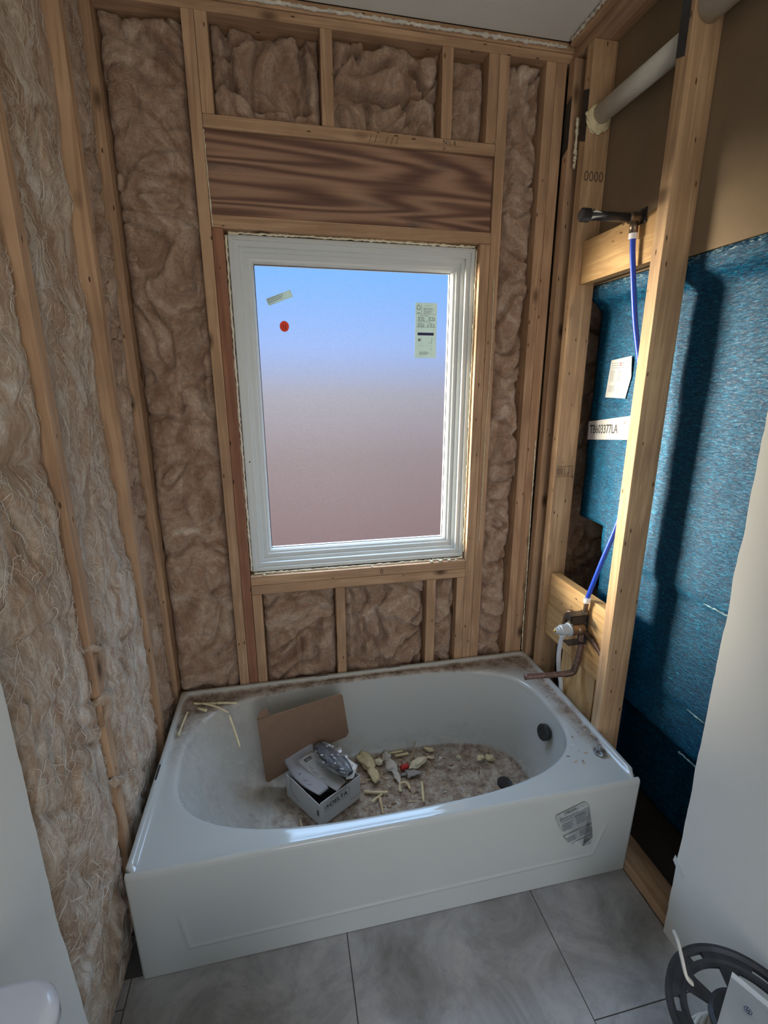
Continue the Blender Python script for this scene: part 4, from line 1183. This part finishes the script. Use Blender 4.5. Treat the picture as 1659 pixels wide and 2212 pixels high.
# sheet under: from upper left (high) down to the front
P1 = [V(.395, .557, .176), V(.522, .371, .160), V(.560, .396, .163), V(.513, .587, .215)]
c1 = lambda s, t: V(-.012, -.006, .0)*math.sin(math.pi*s)+V(0, 0, -.012)*math.sin(math.pi*s)
pa = paper('instruction_sheet', P1, 16, 10, c1, M_paper, 'white sheet with handwriting draped over the carton, lower of two')
rnd = random.Random(2)
paper_print('fine_print', P1, c1, [(x, y, w*.9, h) for x, y, w, h in greek(.06, .92, .25, .05, 14, rnd, 1, .3)], M_ink_grey, pa)
paper_print('handwriting', P1, c1, [seg((.38, .18), (.40, .30), .008), seg((.40, .30), (.43, .18), .008), seg((.50, .28), (.62, .22), .008), seg((.55, .18), (.60, .38), .008), seg((.66, .2), (.72, .36), .008), seg((.78, .3), (.9, .26), .008)], M_ink_blue, pa)
P2 = [V(.448, .526, .188), V(.586, .372, .166), V(.628, .405, .170), V(.516, .546, .204)]
c2 = lambda s, t: V(0, 0, -.010)*math.sin(math.pi*s)+V(0, 0, .004)*math.sin(math.pi*t)
pb = paper('instruction_sheet', P2, 16, 10, c2, M_paper2, 'printed white leaflet on top of the handwritten sheet')
ps = [(.06, .25, .07, .42)]
paper_print('leaflet_logo', P2, c2, ps, M_ink, pb)
ax = (P2[3]-P2[0]).normalized(); dn = (P2[0]-P2[1]).normalized()
text_mesh('leaflet_print', 'DELTA', .011, on_paper(P2, c2, .118, .32, .002), ax, dn, M_label, pb, sx=.9)
rr = []
for s0, k in ((.20, 4), (.38, 4), (.57, 3)):
    rr.append((s0, .1, .018, .75))
    for i in range(k): rr.append((s0+.03+i*.026, .14, .010, .55+.25*rnd.random()))
paper_print('leaflet_print', P2, c2, rr, M_ink_grey, pb)

# plastic-wrapped part resting on the papers
bag = empty('wrapped_part', (.60, .49, .18), 'dark part in crinkled clear plastic on the carton', 'wrapped part')
A0, A1 = V(.535, .560, .215), V(.640, .400, .208)
bm = bmesh.new(); ax_ = (A1-A0); k = 28
u_ = ax_.normalized(); side = u_.cross(V(0, 0, 1)).normalized(); upv = side.cross(u_)
def lump(bm, R, hh, jit, fr_, seed):
    rings = []
    for i in range(k+1):
        t = i/k; rad = R*(math.sin(math.pi*min(1, max(0, t*.92+.06)))**.35)
        rg = []
        for q in range(36):
            an = 2*math.pi*q/36
            nn = noise.noise(V(t*fr_, math.cos(an)*fr_*.8, math.sin(an)*fr_*.8)+V(seed, 0, 0))
            rr_ = rad*(1+jit*nn+jit*.6*abs(noise.noise(V(q*.9, t*3, seed))))
            rg.append(bm.verts.new(A0+ax_*t+side*math.cos(an)*rr_+upv*math.sin(an)*rr_*hh))
        rings.append(rg)
    for a_, b_ in zip(rings, rings[1:]):
        for q in range(36): bm.faces.new((a_[q], a_[(q+1) % 36], b_[(q+1) % 36], b_[q]))
    bm.faces.new(rings[0]); bm.faces.new(rings[-1][::-1])
lump(bm, .033, .62, .25, 2.0, 1)
M_darkpart = simple('charcoal_part', (.035, .042, .06), .4, var=.3, vscale=30)
link('metal_part', bm, M_darkpart, bag, smooth=True)
bm = bmesh.new(); lump(bm, .037, .66, .55, 13.0, 4); link('plastic_wrap', bm, M_film, bag)
sheet3('part_tag', [V(.640, .455, .225), V(.672, .430, .212), V(.650, .395, .190), V(.622, .388, .196)], M_paper2, bag, th=.001, n=V(-.3, -.5, .8))

# ------------------------------------------------------------------ debris in the tub
def stickpiece(name, pts, r, mat, label, cat, group=None, seed=0):
    bm = bmesh.new(); P = catmull(pts, 7) if len(pts) > 2 else [V(*pts[0]).lerp(V(*pts[1]), i/8) for i in range(9)]
    R = [r*(.85+.3*noise.noise(p*55+V(seed, 0, 0))) for p in P]
    bm_tube(bm, P, R, 8, True)
    return tag(link(name, bm, mat, smooth=True), label, cat, group)
zd = H+.002
foam_s = [
    ([(.062, .692, zd+.004), (.10, .682, zd+.004), (.160, .672, zd+.004)], 'thin foam strip lying along the back left corner of the tub rim'),
    ([(.150, .674, zd+.005), (.19, .667, zd+.005), (.228, .658, zd+.004)], 'foam strip continuing right from the back left rim strip'),
    ([(.098, .676, zd+.010), (.15, .645, zd+.010), (.200, .606, zd+.004)], 'foam strip crossing from the rim towards the basin at left'),
    ([(.203, .598, zd), (.222, .56, .345), (.243, .515, .300)], 'foam strip hanging down the left slope of the basin'),
    ([(.046, .640, zd+.004), (.040, .58, zd+.004), (.036, .515, zd+.004)], 'pale foam strip lying on the left rim'),
    ([(.082, .656, zd+.005), (.116, .636, zd+.005)], 'short stubby foam piece at the back left rim corner')]
for k, (pp, lb) in enumerate(foam_s):
    stickpiece('foam_strip', pp, .0048 if k < 5 else .0065, M_foam, lb, 'foam strip', None, k)
zf = ZF+.004
stickpiece('foam_strip', [(.700, .455, zf+.006), (.73, .445, zf+.005), (.790, .432, zf+.005)], .007, M_foam, 'pale foam strip on the tub floor right of the carton', 'foam strip', None, 11)
stickpiece('foam_strip', [(.935, .455, zf+.005), (.928, .42, zf+.005), (.915, .36, zf+.005)], .006, M_foam, 'foam stick pointing to the camera in the middle of the tub floor', 'foam strip', None, 12)
stickpiece('foam_strip', [(.838, .425, zf+.006), (.845, .455, zf+.014), (.872, .455, zf+.012), (.880, .43, zf+.006)], .006, M_foam, 'curled foam piece on the tub floor in front of the red cap', 'foam strip', None, 13)
stickpiece('foam_strip', [(.840, .632, zf+.006), (.90, .632, zf+.006)], .006, M_foam, 'foam stick at the back of the tub floor, upper of two', 'foam strip', None, 14)
stickpiece('foam_strip', [(.86, .610, zf+.006), (.92, .612, zf+.007)], .007, M_foam, 'foam stick at the back of the tub floor, lower of two', 'foam strip', None, 15)
stickpiece('wood_splinter', [(.925, .575, zf+.004), (.965, .655, zf+.022)], .003, M_chip, 'thin dark splinter leaning at the back of the tub floor', 'wood splinter', None, 16)
stickpiece('wood_splinter', [(.69, .505, zf+.006), (.745, .510, zf+.006)], .0025, M_chip, 'thin splinter beside the right corner of the carton', 'wood splinter', None, 17)
stickpiece('wood_splinter', [(.72, .40, zf+.006), (.765, .428, zf+.006)], .005, M_foam, 'short splinter in front of the long foam strip', 'wood splinter', None, 18)
stickpiece('wood_splinter', [(.755, .42, zf+.003), (.752, .34, zf+.003)], .006, M_chip, 'splinter pointing to the tub front right of the carton', 'wood splinter', None, 19)
stickpiece('wood_splinter', [(.448, .375, zf+.01), (.455, .33, zf+.008)], .004, M_chip, 'splinter left of the front corner of the carton', 'wood splinter', None, 20)
def blob(name, c, s, mat, label, cat, seed, flat=.5, rz=0, amp=.45, group=None, sub=3):
    bm = bmesh.new(); bmesh.ops.create_icosphere(bm, subdivisions=sub, radius=1)
    rot = Matrix.Rotation(rz, 3, 'Z')
    for v in bm.verts:
        q = v.co.copy(); v.co = q*(1+amp*noise.noise(q*1.6+V(seed*3.3, 0, 0))+amp*.35*noise.noise(q*4.5+V(seed, 2, 0)))
        v.co = rot @ V(v.co.x*s[0], v.co.y*s[1], v.co.z*s[2]) + V(*c)
    return tag(link(name, bm, mat, smooth=True), label, cat, group)
blob('foam_chunk', (.735, .60, zf+.014), (.030, .055, .016), M_foam, 'large yellow foam chunk right behind the carton', 'foam chunk', 1, rz=.35)
blob('foam_chunk', (.752, .525, zf+.014), (.020, .042, .014), M_foam, 'long yellow foam chunk in front of the largest one', 'foam chunk', 2, rz=.25)
blob('foam_chunk', (.785, .590, zf+.010), (.018, .016, .011), M_foam_pale, 'round pitted foam chunk near the back of the tub floor', 'foam chunk', 3)
blob('foam_chunk', (.945, .545, zf+.014), (.044, .020, .014), M_foam_pale, 'broad cream foam chunk next to the red cap', 'foam chunk', 4, rz=.5)
blob('foam_chunk', (1.215, .520, zf+.010), (.020, .013, .011), M_foam, 'foam chunk behind the drain, left one of the pair', 'foam chunk', 5, rz=.6)
blob('foam_chunk', (1.252, .510, zf+.011), (.020, .014, .012), M_foam, 'foam chunk behind the drain, right one of the pair', 'foam chunk', 6, rz=-.5)
blob('foam_chunk', (1.125, .545, zf+.008), (.010, .009, .008), M_foam_pale, 'tiny foam lump right of the clear plastic', 'foam chunk', 7)
blob('foam_chunk', (1.015, .615, zf+.008), (.022, .010, .008), M_foam, 'small curved foam lump at the back of the tub floor', 'foam chunk', 8, rz=-.5)
blob('foam_chunk', (1.005, .572, zf+.006), (.020, .006, .005), M_foam_pale, 'thin cream foam flake below the small curved lump', 'foam chunk', 9, rz=-.4)
blob('gypsum_shard', (.832, .555, zf+.012), (.020, .034, .010), M_chalk, 'white torn shard left of the red cap', 'shard', 10, rz=.3, amp=.8)
blob('gypsum_shard', (.842, .500, zf+.010), (.012, .030, .008), M_chalk, 'narrow white shard in front of the torn one', 'shard', 11, rz=.25, amp=.7)
blob('gypsum_shard', (.825, .615, zf+.012), (.016, .020, .012), M_chalk, 'whitish shard behind the two foam sticks', 'shard', 12, amp=.8)
blob('grey_scrap', (.905, .505, zf+.006), (.032, .020, .007), simple('grey_scrap_plastic', (.30, .29, .28), .6), 'grey plastic scrap in front of the red cap', 'scrap', 13, amp=.9)
lathe('red_cap', [(0, .010), (.003, .012), (.030, .010), (.034, .007), (.034, .001)], (.868, .535, zf+.010), (1, .18, .05), M_redplastic, None, 18)
tag(bpy.data.objects['red_cap'], 'small red plastic cap in the tub debris', 'cap')
# clear crumpled film
bm = bmesh.new(); G = []
for j in range(19):
    row = []
    for i in range(19):
        s, t = i/18-.5, j/18-.5
        r_ = .5-.18*abs(noise.noise(V(math.atan2(t, s)*1.5, 1, 4)))
        kf = max(abs(s), abs(t)); 
        x = 1.075+s*.135*(.8+.3*noise.noise(V(s*3, t*3, 1))); y = .560+t*.135*(.8+.3*noise.noise(V(s*3, t*3, 9)))
        z = zf+.006+.035*abs(noise.noise(V(s*5, t*5, 3)))+.030*math.exp(-((s+.1)**2+(t-.15)**2)*18)
        row.append(bm.verts.new((x, y, z)))
    G.append(row)
for j in range(18):
    for i in range(18): bm.faces.new((G[j][i], G[j][i+1], G[j+1][i+1], G[j+1][i]))
tag(link('plastic_bag', bm, M_film, smooth=True), 'crumpled clear plastic film at the back right of the tub floor', 'plastic bag')
# chips strewn over the floor of the basin: one kind in two materials
rnd = random.Random(77)
protos = []
for k in range(4):
    bm = bmesh.new(); bmesh.ops.create_icosphere(bm, subdivisions=1, radius=1)
    for v in bm.verts:
        v.co = V(v.co.x*.008*(1+.6*rnd.random()), v.co.y*.0035, v.co.z*.002)*(1+.4*noise.noise(v.co*2+V(k, 0, 0)))
    me = bpy.data.meshes.new('chip'); bm.to_mesh(me); bm.free(); me.materials.append([M_chip, M_chalk, M_card, M_chip][k]); protos.append(me)
def scatter(nm, count, xr, yr, z, label, cat, group, smin=.4, smax=1.2, keep=lambda x, y: True):
    c = 0
    while c < count:
        x, y = rnd.uniform(*xr), rnd.uniform(*yr)
        if not keep(x, y): continue
        o = bpy.data.objects.new(nm, rnd.choice(protos)); COL.objects.link(o)
        s = rnd.uniform(smin, smax); o.location = (x, y, z+.001*s); o.scale = (s, s, s); o.rotation_euler = (rnd.uniform(-.2, .2), rnd.uniform(-.2, .2), rnd.uniform(0, 6.3))
        tag(o, label, cat, group); c += 1
ins = lambda x, y: abs((x-FC.x)/.47)**3+abs((y-FC.y)/.235)**3 < 1 and not (x < .69 and y < .60)
scatter('debris_chip', 290, (.40, 1.32), (.20, .62), ZF-.001, 'small chip of wood or plaster strewn on the tub floor', 'chip', 'chips on the tub floor', keep=lambda x, y: ins(x, y) and noise.noise(V(x*6, y*6, 1)) > rnd.uniform(-.5, .2) - .25*(x < 1.1))
scatter('rim_chip', 46, (1.30, 1.50), (.10, .74), H-.001, 'small crumb on the right end ledge of the tub', 'chip', 'crumbs on the right ledge', .25, .8, keep=lambda x, y: abs((x-C0.x)/.70)**3+abs((y-C0.y)/.355)**3 > 1.0)
scatter('rim_chip', 26, (.04, .22), (.50, .74), H-.001, 'small crumb on the back left ledge of the tub', 'chip', 'crumbs on the back left ledge', .25, .7, keep=lambda x, y: abs((x-C0.x)/.70)**3+abs((y-C0.y)/.355)**3 > 1.0)

# ------------------------------------------------------------------ plumbing in the right wall
arm = empty('shower_arm', (1.45, .362, 2.04), 'black shower arm stub on the upper blocking', 'shower arm')
tube('arm_pipe', [(1.365, .362, 2.086), (1.53, .362, 2.088)], .0130, M_black, arm, 18, curve=False)
lathe('arm_end_cap', [(0, .014), (.004, .0185), (.028, .0185), (.032, .014)], (1.350, .362, 2.086), (1, 0, 0), M_black, arm, 20)
lathe('drop_ear_elbow', [(-.006, .012), (0, .0165), (.030, .0165), (.036, .012)], (1.515, .362, 2.088), (1, 0, 0), M_brass, arm, 20)
tube('elbow_outlet', [(1.532, .362, 2.085), (1.532, .360, 2.046)], .0125, M_brass, arm, 16, curve=False)
box('elbow_ear', 1.546, 1.5505, .332, .395, 2.070, 2.112, M_black, arm)
sheet3('paper_tag', [V(1.377, .3505, 2.092), V(1.395, .350, 2.097), V(1.412, .350, 2.093), V(1.412, .350, 2.081), V(1.395, .350, 2.078), V(1.376, .350, 2.072)], M_label, arm, th=.0004, n=V(0, -1, 0))
pex = empty('pex_riser', (1.53, .33, .80), 'blue flexible water tube between valve and shower arm', 'pipe')
tube('pex_tube', [(1.532, .360, 2.045), (1.535, .354, 1.98), (1.550, .328, 1.80), (1.574, .300, 1.62), (1.583, .288, 1.40), (1.570, .303, 1.18), (1.546, .340, .99), (1.532, .373, .845)], .0082, M_pex_blue, pex, 14, n=10)
lathe('crimp_ring', [(0, .0125), (.016, .0125)], (1.532, .360, 2.030), (0, 0, 1), M_ring, pex, 20)
lathe('crimp_ring', [(0, .0125), (.017, .0125)], (1.532, .374, .824), (0, 0, 1), M_ring, pex, 20)

val = empty('tub_valve', (1.50, .385, .70), 'tub and shower valve with grey cartridge on the lower blocking', 'valve')
vc = V(1.54, .385, .714)
lathe('valve_body', [(-.002, .020), (-.008, .0265), (-.030, .0265), (-.034, .0245), (-.056, .0245), (-.060, .020)], vc, (1, 0, 0), M_brass, val, 32)
cart_ = lathe('cartridge', [(-.060, .0245), (-.062, .0255), (-.066, .0255), (-.068, .0215), (-.098, .020), (-.100, .0165), (-.108, .0150), (-.110, .0125), (-.118, .011)], vc, (1, 0, 0), M_cart, val, 32)
lathe('valve_stem', [(-.118, .006), (-.124, .0055), (-.126, .003), (-.130, .003)], vc, (1, 0, 0), M_bright, cart_, 16)
br = bmesh.new()
bm_box(br, 1.470, 1.540, .368, .3715, .745, .775, .001)
bm_box(br, 1.536, 1.541, .362, .412, .655, .775, .001)
bm_box(br, 1.470, 1.540, .368, .405, .771, .776, .001)
bm_box(br, 1.470, 1.540, .368, .405, .654, .659, .001)
bm_box(br, 1.470, 1.474, .368, .405, .752, .775, .001)
link('valve_bracket', br, M_black, val)
tube('riser_stub', [(1.532, .376, .822), (1.535, .380, .776), (1.540, .383, .735)], [.0085, .0085, .011], M_copper, val, 14)
lathe('riser_collar', [(0, .0115), (.014, .0115)], (1.535, .379, .775), (0, 0, 1), M_brass, val, 18)
tube('cold_inlet', [(1.540, .370, .700), (1.543, .335, .690), (1.545, .30, .675), (1.545, .264, .655)], .0105, M_copper, val, 14)
lathe('inlet_nut', [(-.012, .013), (.012, .013)], (1.543, .345, .692), (0, -1, -.2), M_brass, val, 6)
tube('hot_inlet', [(1.528, .415, .735), (1.520, .445, .752), (1.514, .462, .735), (1.512, .466, .700), (1.508, .466, .655)], .0095, M_copper, val, 14)
lathe('hot_ring', [(0, .0135), (.017, .0135)], (1.508, .466, .640), (0, 0, 1), M_ring, val, 20)
hp = tag(tube('pex_supply', [(1.508, .466, .645), (1.503, .470, .56), (1.516, .476, .47), (1.536, .480, .39), (1.545, .486, .2)], .0088, M_pex_white, None, 14), 'white flexible hot water tube dropping behind the tub edge', 'pipe')
spout = empty('spout_pipe', (1.52, .385, .51), 'copper tub spout pipe reaching out over the tub corner', 'pipe')
tube('drop_tube', [(1.539, .385, .690), (1.534, .387, .60), (1.528, .390, .548)], .0112, M_copper_red, spout, 16)
tube('spout_elbow', [(1.529, .390, .562), (1.527, .391, .538), (1.519, .393, .520), (1.498, .397, .513), (1.488, .399, .512)], .0125, M_copper, spout, 16)
tube('spout_tube', [(1.500, .397, .513), (1.42, .413, .507), (1.337, .430, .499)], .0108, M_copper_red, spout, 18)
lathe('pipe_strap', [(-.002, .0035), (.002, .0035)], (1.549, .365, .548), (-1, 0, 0), M_brass, spout, 12)
# insulated vent pipe through the far stud, with foam and nail plates
vent = tag(tube('vent_pipe', [(1.566, .655, 2.482), (1.566, .263, 2.484)], .030, M_pipe, None, 30, curve=False), 'off-white sleeved pipe running between the two right wall studs', 'pipe')
vent2 = tag(tube('vent_pipe', [(1.566, .218, 2.520), (1.566, -.5, 2.530)], .036, M_pipe, None, 30, curve=False), 'thicker off-white pipe leaving the near stud at the top right', 'pipe')
for k, (c, s) in enumerate([((1.562, .648, 2.475), (.044, .012, .042))]):
    bm = bmesh.new(); bmesh.ops.create_icosphere(bm, subdivisions=4, radius=1)
    for v in bm.verts:
        q = v.co.copy(); q *= 1+.18*noise.noise(q*3)+.10*noise.noise(q*8)
        v.co = V(c[0]+q.x*s[0], c[1]+q.y*s[1], c[2]+q.z*s[2]*(1.15 if q.z < 0 else .85))
    tag(link('foam_collar', bm, M_foam, smooth=True), 'yellow foam collar where the sleeved pipe enters the far stud', 'foam')
def nplate(P, x, label):
    o = xplate('nail_plate', P, x, M_steel_dark, .0015); return tag(o, label, 'nail plate')
nplate([(.688, 2.568), (.688, 2.42), (.653, 2.405), (.653, 2.555)], XR-.0008, 'dark nail plate on the far right stud level with the pipe')
nplate([(.777, 2.560), (.777, 2.400), (.742, 2.42), (.742, 2.575)], 1.5125, 'dark nail plate on the corner stud beside the far one')
nplate([(.262, 2.72), (.262, 2.43), (.232, 2.42), (.232, 2.72)], XR-.0008, 'dark nail plate at the top of the near right stud')
bead('foam_bead', [(1.526, .716, 2.50), (1.527, .714, 2.44), (1.528, .714, 2.39), (1.530, .715, 2.35)], .0065, M_foam_pale, 'foam squeezed out between the two nail plates', 'foam', 33, 14)

# fastener with white clip on the near stud
lathe('white_clip', [(0, .008), (.006, .008)], (1.575, .300, .50), (-1, 0, 0), M_ring, None, 16)
tag(bpy.data.objects['white_clip'], 'small white clip half hidden behind the near right stud', 'clip')

# torn tape on the right drywall edge
sheet3('drywall_tape', [V(1.5105, -.176, .285), V(1.5105, -.172, .262), V(1.5105, -.190, .248), V(1.5105, -.212, .240), V(1.5105, -.216, .256), V(1.5105, -.196, .272)], M_paper2, None, th=.001, n=V(-1, 0, 0))
tag(bpy.data.objects['drywall_tape'], 'scrap of pale paper tape at the low edge of the right drywall', 'tape')

# ------------------------------------------------------------------ toilet tank corner at lower left
def rbox(name, x0, x1, y0, y1, z0, z1, r, mat, parent, topr=.012):
    bm = bmesh.new(); R = []
    def outline(ins):
        P = []
        for (cx, cy, a0) in ((x1-r, y1-r, 0), (x0+r, y1-r, 90), (x0+r, y0+r, 180), (x1-r, y0+r, 270)):
            for i in range(9):
                a = math.radians(a0+i*90/8); P.append((cx+(r-ins)*math.cos(a), cy+(r-ins)*math.sin(a)))
        return P
    for ins, z in ((.004, z0), (0, z0+.004), (0, z1-topr), (topr*.3, z1-topr*.3), (topr, z1)):
        R.append([bm.verts.new((x, y, z)) for x, y in outline(ins)])
    m = len(R[0])
    for A, B in zip(R, R[1:]):
        for k in range(m): bm.faces.new((A[k], A[(k+1) % m], B[(k+1) % m], B[k]))
    bm.faces.new(R[0][::-1]); bm.faces.new(R[-1])
    return link(name, bm, mat, parent, smooth=True)
toi = empty('toilet', (.05, -.72, 0), 'white glossy toilet tank top at the lower left, by the drywall', 'toilet')
rbox('tank', -.012, .092, -.93, -.490, .40, .745, .04, M_porc, toi)
rbox('tank_lid', -.014, .112, -.95, -.474, .745, .785, .050, M_porc, toi, .014)
bm = bmesh.new()
bm_box(bm, 0.0, .11, -.80, -.60, 0, .41, .02); link('pedestal', bm, M_porc, toi)
bm = bmesh.new(); R = []
for zz, ax2, by2 in ((.02, .10, .09), (.10, .10, .09), (.22, .14, .12), (.34, .21, .17), (.40, .23, .185), (.405, .20, .155), (.33, .15, .12), (.25, .06, .05)):
    R.append([bm.verts.new((.32+ax2*math.cos(2*math.pi*k/40), -.71+by2*math.sin(2*math.pi*k/40), zz)) for k in range(40)])
for A, B in zip(R, R[1:]):
    for k in range(40): bm.faces.new((A[k], A[(k+1) % 40], B[(k+1) % 40], B[k]))
bm.faces.new(R[0][::-1]); bm.faces.new(R[-1])
link('bowl', bm, M_porc, toi, smooth=True)

# ------------------------------------------------------------------ cable reel at lower right
RC = V(1.352, -.541, 0); RZ = .30; RR = .150
reel = empty('cable_reel', (RC.x, RC.y, 0), 'scuffed black plastic cable reel at the lower right', 'cable reel')
def flange(name, z, th=.011, flip=False):
    bm = bmesh.new(); NA, radii = 144, [.040, .048, .060, .068, .100, .108, .116, .122, .136, .143, .150]
    def hole(ia, ir):
        a = (ia+.5)/NA*6 % 1   # six sectors
        r = (radii[ir]+radii[ir+1])/2
        if .068 < r < .108: return .16 < a < .84
        if .122 < r < .136: return .38 < a < .62
        return False
    def zz(r, side):
        rise = .006 if r > .141 else 0
        return z + (rise if side else -.0) + (th if side else 0) - (.004 if (.06 < r < .122 and side) else 0)
    vt = {}
    def gv(ia, ir, side):
        key = (ia % NA, ir, side)
        if key not in vt:
            a = 2*math.pi*(ia % NA)/NA; vt[key] = bm.verts.new((RC.x+radii[ir]*math.cos(a), RC.y+radii[ir]*math.sin(a), zz(radii[ir], side)))
        return vt[key]
    def solid(ia, ir): return 0 <= ir < len(radii)-1 and not hole(ia % NA, ir)
    for ia in range(NA):
        for ir in range(len(radii)-1):
            if not solid(ia, ir): continue
            for s_ in (0, 1):
                q = [gv(ia, ir, s_), gv(ia+1, ir, s_), gv(ia+1, ir+1, s_), gv(ia, ir+1, s_)]
                bm.faces.new(q if s_ else q[::-1])
            for (na, nr, e0, e1) in ((ia, ir-1, (ia, ir), (ia+1, ir)), (ia, ir+1, (ia, ir+1), (ia+1, ir+1)), (ia-1, ir, (ia, ir), (ia, ir+1)), (ia+1, ir, (ia+1, ir), (ia+1, ir+1))):
                if not solid(na, nr):
                    try: bm.faces.new((gv(*e0, 0), gv(*e1, 0), gv(*e1, 1), gv(*e0, 1)))
                    except ValueError: pass
    return link(name, bm, M_blackmatte, reel)
flange('top_flange', RZ-.012); flange('bottom_flange', 0.001)
lathe('hub', [(0, .046), (.275, .046)], (RC.x, RC.y, .012), (0, 0, 1), M_blackmatte, reel, 40)
bm = bmesh.new()
cab = []
for L, rad in enumerate((.056, .068, .080, .092)):
    turns = 18 - L*2
    pts = [V(RC.x+rad*math.cos(t*2*math.pi/24), RC.y+rad*math.sin(t*2*math.pi/24), .022+.0125*t/24) for t in range(24*turns+1)]
    bm_tube(bm, pts, .0058, 6, True)
tag(link('wound_cable', bm, M_cable, smooth=True), 'cream electrical cable wound on the black reel', 'cable')
st_ = bmesh.new()
tp = catmull([(1.301, -.452, RZ-.006), (1.288, -.446, RZ+.012), (1.292, -.425, RZ+.034), (1.305, -.398, RZ+.040), (1.318, -.375, RZ+.030)], 8)
for a, b in zip(tp, tp[1:]): pass
bm_tube(st_, tp, .0075, 10, True, squash=.55)
tag(link('cable_end', st_, M_cable, smooth=True), 'loose flat end of cream cable curling up from the reel', 'cable')
qa = V(1.396, -.462, RZ+.012); qd = V(1.262, -.545, RZ+.010); dv = V(.030, -.066, -.001)
PP = [qa, qa+dv*2.6, qd+dv*2.6+V(0, 0, .0), qd]
cz_ = lambda s, t: V(0, 0, .006)*math.sin(math.pi*t)
pk = paper('folded_booklet', PP, 8, 8, cz_, M_label, 'white folded booklet lying on the cable reel')
ex_ = (V(1.262, -.545, 0)-V(1.396, -.462, 0)).normalized()
lc = V(1.362, -.530, RZ+.0195)
quads('booklet_logo', lc, (1, 0, 0), (0, 1, 0), circle_segs(0, 0, .0072, .0012, 20, .85) + [seg((.004, .005), (-.003, .001), .0016), seg((-.003, .001), (.003, -.001), .0016), seg((.003, -.001), (-.004, -.005), .0016)], M_ink_blue, pk)
quads('booklet_fold', (qa.x, qa.y, qa.z+.0015), tuple(dv), (-.8, -.5, .02), [(0.0, .0, .19, .014)], M_paper2, pk)
